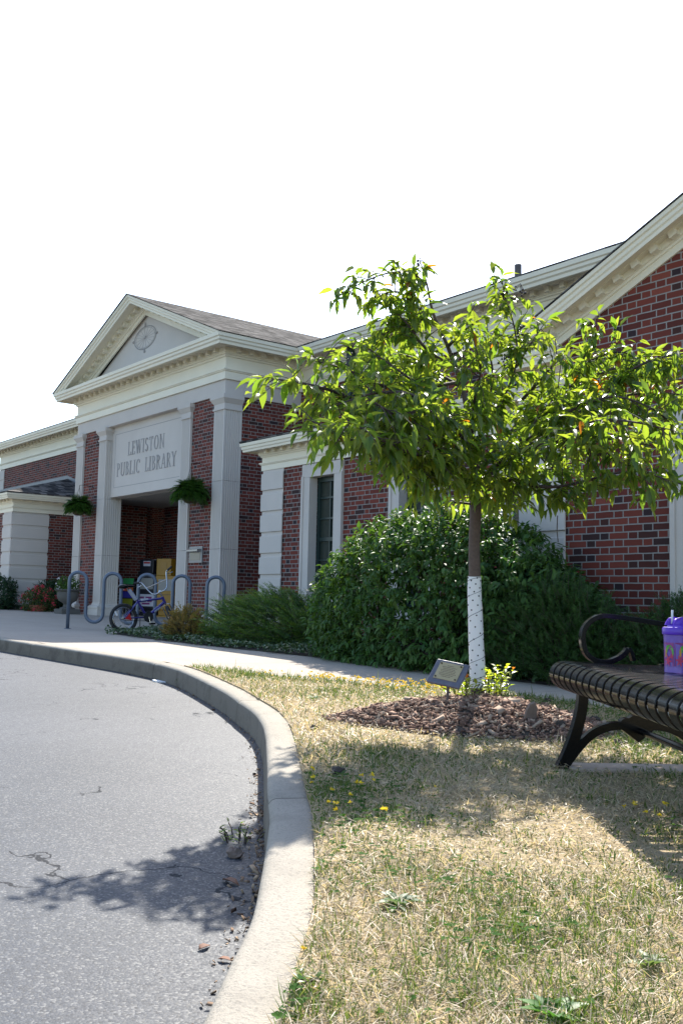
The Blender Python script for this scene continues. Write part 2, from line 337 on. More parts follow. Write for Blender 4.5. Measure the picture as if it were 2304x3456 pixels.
tag(sheet('planting_bed', bedB, .010, m_soil), kind='structure')
# kerb: rounded profile swept along the arris with open joints
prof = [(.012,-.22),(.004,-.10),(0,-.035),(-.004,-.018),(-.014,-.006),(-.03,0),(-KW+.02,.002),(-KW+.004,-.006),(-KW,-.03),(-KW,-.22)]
s_ = [0]
for i in range(1, len(arris)): s_.append(s_[-1]+(arris[i]-arris[i-1]).length)
def near_s(x): return s_[min(range(len(arris)), key=lambda i: abs(arris[i].x-x))]
joints = [near_s(x) for x in (-14.6,-11.25,-8.36,-5.55,-2.95,-.4)]
def kp(s):
    i = max(j for j in range(len(s_)) if s_[j] <= s+1e-9); i = min(i, len(s_)-2); t = (s-s_[i])/(s_[i+1]-s_[i]); return arris[i].lerp(arris[i+1], t)
mb = MB(); cuts = [0]+joints+[s_[-1]]
for a, b in zip(cuts[:-1], cuts[1:]):
    a += .004; b -= .004; ss = [a]+[x for x in s_ if a+.01 < x < b-.01]+[b]; P_ = [kp(x) for x in ss]; vs = []
    for i, p in enumerate(P_):
        n = rnorm(P_, i); e = .006 if i in (0, len(P_)-1) else 0
        vs += [(p.x+n.x*(o-e*.5), p.y+n.y*(o-e*.5), G(p.x, p.y)+z-(e if z > -.03 else 0)) for o, z in prof]
    k = len(prof); mb.add(vs, [(i*k+j, i*k+j+1, (i+1)*k+j+1, (i+1)*k+j) for i in range(len(P_)-1) for j in range(k-1)]+[tuple(range(k)), tuple(range(len(vs)-k, len(vs)))])
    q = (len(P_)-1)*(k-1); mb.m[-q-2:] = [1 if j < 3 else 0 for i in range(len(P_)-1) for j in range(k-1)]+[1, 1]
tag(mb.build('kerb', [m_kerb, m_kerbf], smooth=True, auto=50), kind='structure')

# ------------------------------------------------------------------ the library
lib = empty('library_building', (0,0,0), 'long red brick public library with cream cornices and a pedimented stone entrance porch', 'library')
def LB(mb, name, mat, **k): return mb.build(name, mat, lib, **k)
GZ = -.9
XC, HW = -19.03, 3.37                         # porch centre line and half width
XL, XR = XC-HW, XC+HW; YP = 9.54; YM = 11.3; YW = 8.85; YV = 7.70
# brick walls
mb = MB()
mb.box(-32.75, XL+.02, YM, YM+.3, GZ, 4.30); mb.box(-32.75, -32.45, YM+.3, 22, GZ, 4.30); LB(mb, 'main_wall', m_brick)
mb = MB(); mb.box(-32.74, -4.6, 22.003, 22.3, GZ, 8.5); LB(mb, 'rear_wall', m_brick)
mb = MB(); mb.box(XR-.02, -4.6, YM, YM+.3, GZ, 4.30); LB(mb, 'main_wall', m_brick)
mb = MB(); mb.box(-36.5, -32.80, YM+.8, YM+1.1, GZ, 3.9); LB(mb, 'far_wall', m_brick)
for s in (-1, 1):                             # porch piers and side walls
    mb = MB()
    x0, x1 = sorted((XC+s*(HW-.03), XC+s*1.77)); mb.box(x0, x1, YP+.05, YP+.40, GZ, 3.90)
    xs = XC+s*(HW-.03); mb.box(min(xs, xs-s*.32), max(xs, xs-s*.32), YP+.4001, YM-.003, GZ, 3.90); LB(mb, 'porch_wall', m_brick)
mb = MB(); mb.box(XC-2.9, -21.2, 11.7, 11.95, GZ, 2.5); mb.box(-21.45, -21.2, 11.953, 14.0, GZ, 2.5); mb.box(-21.2, XR-.34, 14.003, 14.2, GZ, 2.5); LB(mb, 'porch_back_wall', m_brick)
mb = MB(); mb.box(XC-3.0, XC+3.0, YP+.42, 14.2, 2.225, 2.30); LB(mb, 'porch_ceiling', plain('ceiling_plaster', (.34,.32,.30), .9))
# low wings and gabled pavilion
def gable_wall(mb, x0, x1, xa, y0, y1, ze, za):
    mb.ext([(x0, GZ), (x1, GZ), (x1, ze), (xa, za), (x0, ze)], (0, y0, 0), (1,0,0), (0,0,1), (0,1,0), 0, y1-y0)
WIN = [(-11.95,-11.35), (-9.91,-9.31), (-7.87,-7.27)]
def wall_holes(mb, x0, x1, y0, y1, z0, z1, holes, hz0, hz1):
    xs = x0
    for a, b in holes:
        mb.box(xs, a, y0, y1, z0, z1); mb.box(a, b, y0, y1, z0, hz0); mb.box(a, b, y0, y1, hz1, z1); xs = b
    mb.box(xs, x1, y0, y1, z0, z1)
mb = MB(); wall_holes(mb, -13.24, -6.60, YW, YW+.3, GZ, 2.13, [(a-.05, b+.05) for a, b in WIN], -.12, 1.93); mb.box(-13.24, -12.94, YW+.303, YM-.003, GZ, 2.13); LB(mb, 'wing_wall', m_brick)
mb = MB(); mb.box(-40, -24.58, YW, YW+.3, GZ, 2.13); mb.box(-24.88, -24.58, YW+.303, YM-.003, GZ, 2.13); LB(mb, 'wing_wall', m_brick)
XA = -3.70; XV = -6.76
PW = [(-4.78,-4.02)]
mb = MB(); wall_holes(mb, XV+.03, 2*XA-XV-.03, YV, YV+.3, GZ, 2.2, [(a-.05, b+.05) for a, b in [(-4.78,-4.02),(-3.38,-2.62)]], -.12, 1.60)
mb.ext([(XV+.03, 2.2), (2*XA-XV-.03, 2.2), (2*XA-XV-.03, 2.45), (XA, 3.86), (XV+.03, 2.45)], (0, YV, 0), (1,0,0), (0,0,1), (0,1,0), 0, .3)
mb.box(XV+.03, XV+.33, YV+.303, 11.2, GZ, 2.45); LB(mb, 'pavilion_wall', m_brick)
# quoins: proud blocks with recessed strips
def quoins(mb, x0, x1, y, ztop, d=.035, side=None, back=.55):
    z = ztop-.055
    mb.box(x0+.012, x1-.012, y-.012, y, GZ, ztop)
    while z > GZ+.3:
        mb.box(x0, x1, y-d, y-.0121, z-.272, z); z -= .339
def quoins_side(mb, x, y0, y1, ztop, d=.035):
    z = ztop-.055; mb.box(x, x+.012, y0, y1-.012, GZ, ztop)
    while z > GZ+.3:
        mb.box(x+.0121, x+d, y0-.035, y1, z-.272, z); z -= .339
mb = MB(); quoins(mb, -13.27, -12.66, YW, 2.085); LB(mb, 'quoins', m_stone, bevel=.006)
mb = MB(); quoins(mb, -25.2, -24.585, YW, 2.085); quoins_side(mb, -24.58, YW, YW+.95, 2.085); LB(mb, 'quoins', m_stone, bevel=.006)
mb = MB(); quoins(mb, XV, -6.17, YV, 2.085); LB(mb, 'quoins', m_stone, bevel=.006)
mb = MB(); quoins(mb, -32.80, -32.3, YM, 4.11); LB(mb, 'quoins', m_stone)
# cornices
def dent(mb, a, b, out0, out1, z0, z1, sp=.28, w=.075):
    a, b = Vector(a), Vector(b); d = (b-a); L = d.length; d.normalize(); n = Vector((d.y, -d.x)); k = max(1, int(L/sp)); off = (L-(k-1)*sp)/2
    for i in range(k):
        c = a+d*(off+i*sp); p = [c-d*w/2+n*out0, c+d*w/2+n*out0, c+d*w/2+n*out1, c-d*w/2+n*out1]
        mb.prism([(q.x, q.y) for q in p], z0, z1)
PMAIN = [(.0,4.126),(.035,4.126),(.035,4.27),(.060,4.278),(.060,4.290),(.078,4.300),(.078,4.322),(.020,4.330),(.020,4.548),(.045,4.553),(.055,4.585),(.085,4.592),(.085,4.612),(.10,4.618),(.10,4.712),(.20,4.714),(.20,4.722),(.375,4.726),(.375,4.672),(.402,4.672),(.410,4.720),(.435,4.742),(.440,4.785),(.462,4.800),(.470,4.864),(.440,4.868),(0,4.88)]
mpath = [(-32.75,22),(-32.75,YM),(XL,YM),(XL,YP),(XR,YP),(XR,YM),(-4.6,YM)]
mb = MB(); mb.sweep(mpath, PMAIN)
for a, b in zip(mpath[1:-1], mpath[2:]): dent(mb, a, b, .10, .185, 4.632, 4.7125, .28, .085)
LB(mb, 'main_cornice', m_trim)
PLOW = [(.0,2.085),(.022,2.085),(.022,2.175),(.040,2.181),(.040,2.190),(.052,2.197),(.052,2.214),(.014,2.220),(.014,2.300),(.030,2.305),(.038,2.325),(.058,2.330),(.058,2.345),(.066,2.348),(.066,2.410),(.13,2.412),(.13,2.418),(.225,2.420),(.225,2.388),(.245,2.388),(.250,2.420),(.264,2.434),(.268,2.470),(.284,2.482),(.29,2.53),(.27,2.533),(0,2.54)]
wpath = [(-13.27,YM),(-13.27,YW),(XV,YW),(XV,YV),(-6.13,YV)]
mb = MB(); mb.sweep(wpath, PLOW)
for a, b in zip(wpath[:-1], wpath[1:]): dent(mb, a, b, .066, .126, 2.350, 2.4105, .225, .062)
LB(mb, 'low_cornice', m_trim)
lpath = [(-40,YW),(-24.55,YW),(-24.55,YM)]
mb = MB(); mb.sweep(lpath, PLOW)
for a, b in zip(lpath[:-1], lpath[1:]): dent(mb, a, b, .066, .112, 2.352, 2.4105, .26, .07)
LB(mb, 'low_cornice', m_trim)
# raking cornices
RK = [(0,-.255),(.022,-.255),(.022,-.190),(.038,-.186),(.044,-.166),(.062,-.160),(.062,-.100),(.13,-.098),(.13,-.092),(.225,-.090),(.225,-.122),(.245,-.122),(.250,-.090),(.264,-.076),(.268,-.045),(.284,-.034),(.29,0),(.26,.003),(0,.003)]
def rake(mb, xe, ze, xa, za, y, so, sq, sp, clip):
    L = abs(xa-xe); tn = (za-ze)/L; c = 1/math.sqrt(1+tn*tn); sg = 1 if xa > xe else -1; pr = [(o*so, q*sq) for o, q in RK]; vs = []
    for o, q in pr:
        x0 = max(0, (clip-ze-q/c)/tn); vs.append((xe+sg*x0, y-o, ze+tn*x0+q/c))
    for o, q in pr: vs.append((xa, y-o, za+q/c))
    k = len(pr); mb.add(vs, [(j, (j+1)%k, k+(j+1)%k, k+j) for j in range(k)]+[tuple(range(k)), tuple(range(k, 2*k))])
    d = Vector((sg*c, 0, tn*c)); nrm = Vector((-sg*tn*c, 0, c)); n = int(L/c/sp)
    for i in range(1, n):
        p = Vector((xe, y, ze))+d*(i*sp+.12)
        if p.z-.17*sq < clip+.02: continue
        w = .038*sq; q0, q1 = -.158*sq, -.0985*sq
        mb.add([p+d*a+nrm*b+Vector((0, -o, 0)) for o in (.062*so, .128*so) for a, b in ((-w, q0), (w, q0), (w, q1), (-w, q1))],
               [(0,3,2,1),(4,5,6,7),(0,1,5,4),(1,2,6,5),(2,3,7,6),(3,0,4,7)])
mb = MB(); ex = HW+.47
rake(mb, XC-ex, 4.866, XC, 6.45, YP, 1.62, 1.30, .27, 4.868); rake(mb, XC+ex, 4.866, XC, 6.45, YP, 1.62, 1.30, .27, 4.868)
LB(mb, 'raking_cornice', m_trim)
mb = MB(); ve = XA-XV+.29; zapex = 2.53+ve*.446
rake(mb, XA-ve, 2.53, XA, zapex, YV, 1, 1, .218, 2.532); rake(mb, XA+ve, 2.53, XA, zapex, YV, 1, 1, .218, 2.532)
LB(mb, 'raking_cornice', m_trim)
# tympanum and wheel emblem
mb = MB(); mb.ext([(XC-HW+.1, 4.70), (XC+HW-.1, 4.70), (XC, 6.20)], (0, YP+.06, 0), (1,0,0), (0,0,1), (0,1,0), 0, .2)
ty = LB(mb, 'tympanum', m_stone)
mb = MB(); ec = Vector((-19.15, YP+.058, 5.625))
for sc_r, rr in ((1, .013), (.88, .004)):
    pts = [ec+Vector((.50*sc_r*math.cos(a), 0, .245*sc_r*math.sin(a))) for a in [2*math.pi*i/48 for i in range(49)]]; mb.tube(pts, rr, 5, False)
for i in range(8):
    a = math.pi*i/8+.12; q = Vector((.45*math.cos(a), 0, .22*math.sin(a))); mb.tube([ec-q, ec+q], .0035, 4)
for a, l0, l1 in ((0,1,1.14),(90,1,1.36),(180,1,1.14),(270,1,1.36)):
    e = Vector((.50*math.cos(R(a)), 0, .245*math.sin(R(a)))); mb.tube([ec+e*l0, ec+e*l1], .028, 6)
mb.build('wheel_emblem', m_stone_d, ty)
# stone architrave, pilasters, sign panel
mb = MB(); mb.box(XL+.004, XR-.004, YP+.004, YP+.42, 3.84, 4.127); mb.box(XR-.36, XR-.004, YP+.423, YM, 3.84, 4.127); mb.box(XL+.004, XL+.36, YP+.423, YM, 3.84, 4.127); LB(mb, 'stone_architrave', m_stone)
def pilaster(x0, x1, y0, y1, flut_front=True, flut_side=0):
    mb = MB(); zb = G((x0+x1)/2, y0)-.02
    def shaft(z0, z1):
        ins = .0
        xs = [x0+(x1-x0)*f for f in (0, .09)]; n = 7; pitch = (x1-x0)*.82/n; poly = [(x0, y1), (x0, y0)]
        if flut_front:
            for i in range(n):
                a = x0+(x1-x0)*.09+i*pitch; poly += [(a+pitch*.2, y0), (a+pitch*.35, y0+.014), (a+pitch*.65, y0+.014), (a+pitch*.8, y0)]
        poly += [(x1, y0)]
        if flut_side:
            ps = (y1-y0)*.86/n
            for i in range(n):
                a = y0+(y1-y0)*.07+i*ps; poly += [(x1, a+ps*.2), (x1-.014, a+ps*.35), (x1-.014, a+ps*.65), (x1, a+ps*.8)]
        poly += [(x1, y1)]
        mb.ext(poly, (0,0,0), (1,0,0), (0,1,0), (0,0,1), z0, z1)
    for a, b in ((zb+.27, .918), (.924, 2.20), (2.206, 3.55)): shaft(a, b)
    pr = [(0,3.55),(.02,3.55),(.02,3.585),(.004,3.59),(.004,3.67),(.02,3.69),(.05,3.74),(.065,3.76),(.065,3.838),(0,3.838)]
    mb.sweep([(x0, y1), (x0, y0), (x1, y0), (x1, y1)], pr); mb.box(x0+.002, x1-.002, y0+.002, y1, 3.55, 3.838)
    pb = [(0,zb),(.085,zb),(.085,zb+.14),(.07,zb+.15),(.08,zb+.17),(.08,zb+.21),(.055,zb+.235),(.02,zb+.25),(.008,zb+.30),(0,zb+.30)]
    mb.sweep([(x0, y1), (x0, y0), (x1, y0), (x1, y1)], pb); mb.box(x0+.002, x1-.002, y0+.002, y1, zb, zb+.30)
    LB(mb, 'pilaster', m_stone)
pilaster(XL, XL+.38, YP, YP+.40); pilaster(XC-2.10, XC-1.73, YP, YP+.43, True, 1)
pilaster(XC+1.73, XC+2.10, YP, YP+.10); pilaster(XC+2.99, XR, YP, YP+.39, True, 1)
mb = MB(); mb.box(XC-1.73, XC+1.73, YP+.15, YP+.42, 2.24, 3.84); sg = LB(mb, 'sign_panel', m_stone)
mb = MB(); y = YP+.149; fx0, fx1, fz0, fz1 = -20.60, -17.47, 2.445, 3.675
for a, b, c, d in ((fx0, fx1, fz0, fz0+.012), (fx0, fx1, fz1-.012, fz1), (fx0, fx0+.014, fz0+.012, fz1-.012), (fx1-.014, fx1, fz0+.012, fz1-.012)): mb.box(a, b, y-.001, y+.002, c, d)
mb.build('carved_border', m_stone_d, sg)
# carved lettering (serif capitals drawn as strokes)
T_, t_ = .15, .055
def glyph(ch):
    V = lambda x, w=T_, z0=0, z1=1, sf=(1, 1): [('b', x-w/2, x+w/2, z0, z1)]+([('b', x-w/2-.08, x+w/2+.08, 0, .035)] if sf[0] else [])+([('b', x-w/2-.08, x+w/2+.08, .965, 1)] if sf[1] else [])
    Hh = lambda z, x0, x1: [('b', x0, x1, z-t_/2, z+t_/2)]
    D = lambda x0, z0, x1, z1, w: [('d', x0, z0, x1, z1, w)]
    Sf = lambda x, z: [('b', x-.12, x+.12, z-.018, z+.018)]
    Rg = lambda cx, cz, rx, rz, tx, tz, a0, a1: [('r', cx, cz, rx, rz, tx, tz, a0, a1)]
    g = {'L': (.62, V(.16)+Hh(.03, .16, .6)+V(.585, .05, 0, .24, (0, 0))), 'E': (.62, V(.16)+Hh(.03, .16, .58)+Hh(.97, .16, .56)+Hh(.52, .16, .42)+V(.565, .05, 0, .22, (0, 0))+V(.545, .05, .78, 1, (0, 0))+V(.42, .045, .42, .62, (0, 0))),
     'W': (1.05, D(.10,1,.33,0,T_)+D(.33,0,.53,.98,t_)+D(.50,1,.73,0,T_)+D(.73,0,.95,1,t_)+Sf(.10,.982)+Sf(.5,.982)+Sf(.95,.982)), 'I': (.36, V(.18)),
     'S': (.58, Rg(.29,.74,.23,.26,.10,.055,30,265)+Rg(.29,.26,.24,.26,.11,.055,-150,85)), 'T': (.72, V(.36, T_, 0, 1, (1, 0))+Hh(.97,.04,.68)+V(.065,.045,.78,1,(0,0))+V(.655,.045,.78,1,(0,0))),
     'O': (.86, Rg(.43,.5,.37,.51,.135,.045,0,360)), 'N': (.82, V(.14, t_)+D(.12,1,.68,0,T_)+V(.68, t_, 0, 1, (0, 1))), 'P': (.66, V(.16)+Rg(.22,.74,.38,.26,.13,.045,-90,90)),
     'U': (.80, V(.16, T_, .28, 1, (0, 1))+Rg(.40,.30,.315,.31,.10,.06,180,360)+V(.68, t_, .28, 1, (0, 1))), 'B': (.68, V(.16)+Rg(.22,.76,.34,.24,.13,.045,-90,90)+Rg(.22,.27,.40,.27,.135,.045,-90,90)),
     'C': (.76, Rg(.42,.5,.37,.51,.135,.045,48,312)+V(.66,.045,.72,.93,(0,0))), 'R': (.74, V(.16)+Rg(.22,.75,.36,.25,.13,.045,-90,90)+D(.34,.5,.66,0,T_)+Sf(.68,.018)),
     'A': (.80, D(.10,0,.40,1,t_)+D(.38,1,.68,0,T_)+Hh(.32,.2,.58)+Sf(.10,.018)+Sf(.69,.018)), 'Y': (.76, D(.08,1,.38,.48,T_)+D(.68,1,.38,.48,t_)+V(.38, T_, 0, .5, (1, 0))+Sf(.09,.982)+Sf(.67,.982)), ' ': (.38, [])}
    return g[ch]
def carve(mb, text, x0, x1, z0, h, y):
    tot = sum(glyph(c)[0]+.10 for c in text); k = (x1-x0)/tot; x = x0; e = 0
    for c in text:
        w, st = glyph(c)
        for s in st:
            e = (e+1) % 9; d = .0012*e
            if s[0] == 'b': mb.box(x+s[1]*k, x+s[2]*k, y-.004-d, y+.002, z0+s[3]*h, z0+s[4]*h)
            elif s[0] == 'd':
                _, a, b, c2, d2, wd_ = s; mb.ext([(x+(a-wd_/2)*k, z0+b*h), (x+(a+wd_/2)*k, z0+b*h), (x+(c2+wd_/2)*k, z0+d2*h), (x+(c2-wd_/2)*k, z0+d2*h)], (0, y, 0), (1,0,0), (0,0,1), (0,-1,0), -.002, .004+d)
            else:
                _, cx, cz, rx, rz, tx, tz, a0, a1 = s; n = 20; an = [R(a0+(a1-a0)*i/n) for i in range(n+1)]
                for i in range(n):
                    q = [(x+(cx+rx*math.cos(a))*k, z0+(cz+rz*math.sin(a))*h) for a in (an[i], an[i+1])]+[(x+(cx+(rx-tx)*math.cos(a))*k, z0+(cz+(rz-tz)*math.sin(a))*h) for a in (an[i+1], an[i])]
                    mb.ext(q, (0, y, 0), (1,0,0), (0,0,1), (0,-1,0), -.002, .004+d)
        x += (w+.10)*k
mb = MB(); carve(mb, 'LEWISTON', -19.95, -18.23, 3.125, .30, YP+.149); mb.build('lettering', m_stone_d, sg)
mb = MB(); carve(mb, 'PUBLIC', -20.47, -19.30, 2.69, .305, YP+.149); mb.build('lettering', m_stone_d, sg)
mb = MB(); carve(mb, 'LIBRARY', -19.10, -17.70, 2.69, .305, YP+.149); mb.build('lettering', m_stone_d, sg)
# roofs
def slab(mb, q, t=.03):
    q = [Vector(p) for p in q]; n = (q[1]-q[0]).cross(q[2]-q[0]).normalized()*t
    if n.z < 0: n = -n
    k = len(q); mb.add(q+[p+n for p in q], [tuple(range(k-1,-1,-1)), tuple(range(k, 2*k))]+[(i, (i+1)%k, k+(i+1)%k, k+i) for i in range(k)])
mb = MB(); y0 = YP-.47-.02; zr = 6.456
for s in (-1, 1): slab(mb, [(XC, y0, zr), (XC+s*3.85, y0, zr-3.85*.413), (XC+s*3.85, 15.6, zr-3.85*.413), (XC, 15.6, zr)], .014)
rf = LB(mb, 'porch_roof', m_roof)
mb = MB(); sl_ = .34
slab(mb, [(-33.2, 10.86, 4.872), (-4.6, 10.86, 4.872), (-4.6, 22, 4.872+11.14*sl_), (-33.2, 22, 4.872+11.14*sl_)])
mrf = LB(mb, 'main_roof', m_roof2)
mb = MB(); mb.tube([at_y(1747, 940, 13.4), at_y(1747, 894, 13.4)], .065, 12); mb.build('vent_pipe', plain('pipe_metal', (.10,.085,.08), .6, .4), mrf)
mb = MB()
for s in (-1, 1): slab(mb, [(XA, YV-.30, zapex+.005), (XA+s*(ve+.01), YV-.30, 2.535-.003), (XA+s*(ve+.01), 13.5, 2.535-.003), (XA, 13.5, zapex+.005)], .012)
LB(mb, 'pavilion_roof', m_roof)
def hip_roof(x_in, x_out, sgn, ztop=3.45):
    e = YM-(YW-.29); mb = MB(); z0 = 2.538
    xe = x_in+sgn*.29; xt = xe-sgn*e*1.02; zt = ztop-.12
    slab(mb, [(xe, YW-.29, z0), (xt, YM, zt), (x_out, YM, zt), (x_out, YW-.29, z0)]); slab(mb, [(xe, YW-.29, z0), (xe, YM, z0), (xt, YM, zt)])
    o = LB(mb, 'wing_roof', m_roof2)
    mb = MB(); mb.box(min(xt, x_out), max(xt, x_out), YM-.03, YM-.001, zt-.1, ztop)
    mb.ext([(xt, zt), (xe, z0), (xe, z0+.13), (xt, ztop)], (0, YM-.03, 0), (1,0,0), (0,0,1), (0,1,0), 0, .028)
    LB(mb, 'roof_flashing', m_lead)
hip_roof(-24.55, -40, 1); hip_roof(-13.27, -6.9, -1)
# windows
m_curtain = plain('curtain', (.20,.21,.13), .9)
def window(a, b, z0, z1, y, cols, rows, sur=.20, rail=None):
    mb = MB(); d = .03
    mb.box(a-sur, a, y-d, y+.12, z0-.1, z1); mb.box(b, b+sur, y-d, y+.12, z0-.1, z1); mb.box(a-sur, b+sur, y-d, y+.12, z1+.003, min(z1+sur, 2.084))
    mb.box(a-sur, a-sur+.05, y-d-.016, y-d-.0005, z0-.1, z1+.02); mb.box(b+sur-.05, b+sur, y-d-.016, y-d-.0005, z0-.1, z1+.02)
    mb.box(a-sur-.04, b+sur+.04, y-.10, y+.12, z0-.2, z0-.103)
    w = LB(mb, 'window', m_stone)
    mb = MB(); f = .05; yy = y+.13
    mb.box(a, a+f, yy, yy+.08, z0-.1, z1); mb.box(b-f, b, yy, yy+.08, z0-.1, z1); mb.box(a+f, b-f, yy, yy+.08, z1-f-.02, z1); mb.box(a+f, b-f, yy, yy+.08, z0-.1, z0)
    zs = [z0+(z1-z0)*i/rows for i in range(1, rows)]
    for i, z in enumerate(zs): hh = .028 if i == rows//2-1+0 and rows % 2 == 0 else .013; mb.box(a+f, b-f, yy+.01, yy+.07, z-hh, z+hh)
    for i in range(1, cols):
        x = a+(b-a)*i/cols; mb.box(x-.012, x+.012, yy+.013, yy+.066, z0, z1-f-.02)
    mb.build('frame', m_green, w)
    mb = MB(); mb.box(a+.02, b-.02, yy+.045, yy+.05, z0-.08, z1-.02); mb.build('pane', m_glass, w)
    mb = MB(); mb.box(a+.14, b-.02, yy+.16, yy+.18, z0-.08, z1-.1); mb.build('curtain', m_curtain, w)
for a, b in WIN: window(a, b, -.02, 1.87, YW, 2, 6)
for a, b in [(-4.78,-4.02),(-3.38,-2.62)]: window(a, b, -.02, 1.53, YV, 2, 6, .22)
# gutter pipe and book drop
mb = MB(); mb.box(-14.02, -13.88, YM-.17, YM-.07, 3.2, 4.71); LB(mb, 'downspout', m_green)
mb = MB(); x0, x1, z0, z1 = -16.86, -16.36, .675, .995; yb = YP+.05
mb.box(x0, x1, yb-.025, yb-.002, z0, z1); bd = LB(mb, 'book_drop', plain('brushed_frame', (.26,.255,.25), .5, .4), bevel=.005)
mb = MB(); mb.box(x0+.05, x1-.06, yb-.03, yb-.0255, z0+.05, z1-.07); mb.build('slot_plate', plain('bronze_plate', (.20,.19,.17), .4, .6), bd)
mb = MB(); mb.ext([(0,0),(-.075,-.015),(-.075,-.05),(0,-.07)], (x0+.04, yb-.0305, z1-.05), (0,1,0), (0,0,1), (1,0,0), 0, x1-x0-.09); mb.build('hood', plain('hood_metal', (.33,.32,.31), .4, .6), bd)

# ------------------------------------------------------------------ crabapple tree
TB = Vector((-4.31, 4.51, -.575)); D0 = TB.dot(fw)
tree = empty('crabapple_tree', TB, 'small flowering crabapple tree with drooping bright green leaves and a white plastic trunk guard', 'tree')
def loc(p): return Vector(p)-TB
trunk_pts = [TB+Vector((0,0,-.1)), at_d(1611,2330,D0), at_d(1606,2200,D0), at_d(1602,2000,D0), at_d(1599,1850,D0), at_d(1604,1715,D0), at_d(1600,1600,D0+.02), at_d(1588,1470,D0+.05), at_d(1560,1310,D0+.08), at_d(1510,1170,D0+.08), at_d(1462,1060,D0+.05), at_d(1440,960,D0), at_d(1420,890,D0)]
rr = [.052,.044,.040,.037,.035,.036,.026,.021,.016,.012,.009,.006,.003]
mb = MB(); mb.tube([loc(p) for p in catmull(trunk_pts, 4)], list(np.interp(np.linspace(0, 12, 49), range(13), rr)), 12)
mb.build('trunk', m_bark, tree, smooth=True)
limb_px = [  # (pixel x, y, depth offset) along each limb; left limbs' depths chosen to throw their shadow onto the road
 [(1440,960,0),(1390,925,-.08),(1320,920,-.15),(1240,945,-.22),(1165,985,-.28)],
 [(1475,1085,.06),(1400,1080,.0),(1320,1110,-.1),(1270,1160,-.12)],
 [(1592,1540,.04),(1470,1470,-.2),(1320,1400,-.5),(1150,1330,-.8),(1050,1300,-.95),(965,1285,-1.05),(915,1275,-1.1)],
 [(1598,1650,.0),(1480,1560,-.35),(1320,1510,-.8),(1160,1480,-1.1),(1090,1440,-1.25),(1050,1420,-1.35)],
 [(1470,1470,-.1),(1350,1340,-.3),(1200,1260,-.55),(1110,1230,-.75),(1050,1215,-.8)],
 [(1600,1690,0),(1690,1620,-.1),(1800,1640,-.2),(1900,1640,-.3),(2060,1600,-.35),(2200,1580,-.35)],
 [(1604,1660,.0),(1720,1530,.1),(1880,1430,.15),(2010,1365,.2),(2140,1330,.2),(2280,1330,.2),(2420,1360,.2)],
 [(1592,1520,.05),(1680,1380,.1),(1740,1230,.1),(1735,1110,.1),(1705,1010,.08),(1695,960,.06)],
 [(1740,1240,.1),(1790,1160,.15),(1830,1100,.2)],
 [(1720,1530,.1),(1850,1370,.3),(1950,1240,.35),(1990,1160,.35),(2010,1100,.35)],
 [(1596,1580,.05),(1500,1420,.45),(1400,1290,.7),(1330,1210,.8),(1290,1170,.8)],
 [(1600,1620,0),(1560,1480,-.35),(1490,1400,-.65),(1400,1390,-.9),(1310,1430,-1.0)],
 [(1602,1640,0),(1720,1540,-.35),(1880,1490,-.65),(2040,1480,-.85),(2180,1500,-.95)],
 [(1600,1600,.05),(1780,1400,.5),(1950,1290,.75),(2120,1230,.85),(2260,1215,.85),(2390,1230,.8)],
 [(1588,1490,.05),(1600,1350,-.25),(1620,1250,-.4),(1600,1160,-.45)],
 [(1560,1310,.08),(1460,1250,.2),(1370,1200,.25),(1290,1200,.25)],
 [(1604,1680,0),(1540,1610,-.3),(1430,1590,-.5),(1330,1560,-.6)],
 [(1600,1690,0),(1680,1660,.3),(1800,1600,.6),(1930,1560,.8)],
 [(1510,1170,.08),(1560,1120,-.05),(1600,1090,-.1)],
 [(2010,1365,.2),(2110,1260,.1),(2220,1210,.0),(2330,1190,-.1),(2440,1180,-.1)],
 [(1490,1400,-.65),(1380,1330,-.85),(1250,1330,-1.0),(1130,1370,-1.05)],
 [(1560,1560,-.1),(1440,1470,-.6),(1330,1400,-1.0),(1250,1350,-1.2)],  # extra front limb, added to carry the crown's shadow out to the road
 [(1480,1560,-.3),(1370,1520,-.9),(1260,1470,-1.3),(1180,1420,-1.55)],  # second added front limb, also there for the shadow on the road
 [(1720,1530,.1),(1900,1400,-.1),(2060,1340,-.2),(2200,1380,-.3),(2290,1460,-.3)],
 [(1880,1490,-.65),(2040,1540,-.8),(2170,1590,-.85),(2250,1620,-.85)],
 [(1950,1240,.35),(2060,1190,.3),(2150,1200,.2)],
 [(1530,1240,.08),(1440,1180,-.1),(1380,1100,-.15),(1330,1050,-.15)],
 [(1545,1290,.08),(1430,1300,-.2),(1330,1240,-.3),(1250,1180,-.35)],
 [(1600,1400,.05),(1660,1300,.2),(1655,1210,.2),(1645,1140,.2)],
 [(1760,1350,.2),(1850,1250,.1),(1900,1190,.05)],
 [(1480,1100,.08),(1400,1030,.0),(1340,985,-.05),(1280,1000,-.08)],
 [(1880,1490,-.65),(1980,1430,-.9),(2100,1420,-1.05),(2260,1450,-1.1)],
]
limbs = []; mb = MB()
for li, L in enumerate(limb_px):
    P = catmull([tuple(at_d(x, y, D0+o)) for x, y, o in L], 6); P = [Vector(p) for p in P]; limbs.append(P); n = len(P); r0 = .0155 if li in (2, 6, 3, 5, 13) else (.006 if li in (0, 1, 7, 8) else .010)
    mb.tube([loc(p) for p in P], [r0*(1-i/n)+.0022 for i in range(n)], 7)
mb.build('branches', m_twig, tree, smooth=True)
lp, ld, ln, ll = [], [], [], []; mb = MB(); zdn = Vector((0, 0, -1))
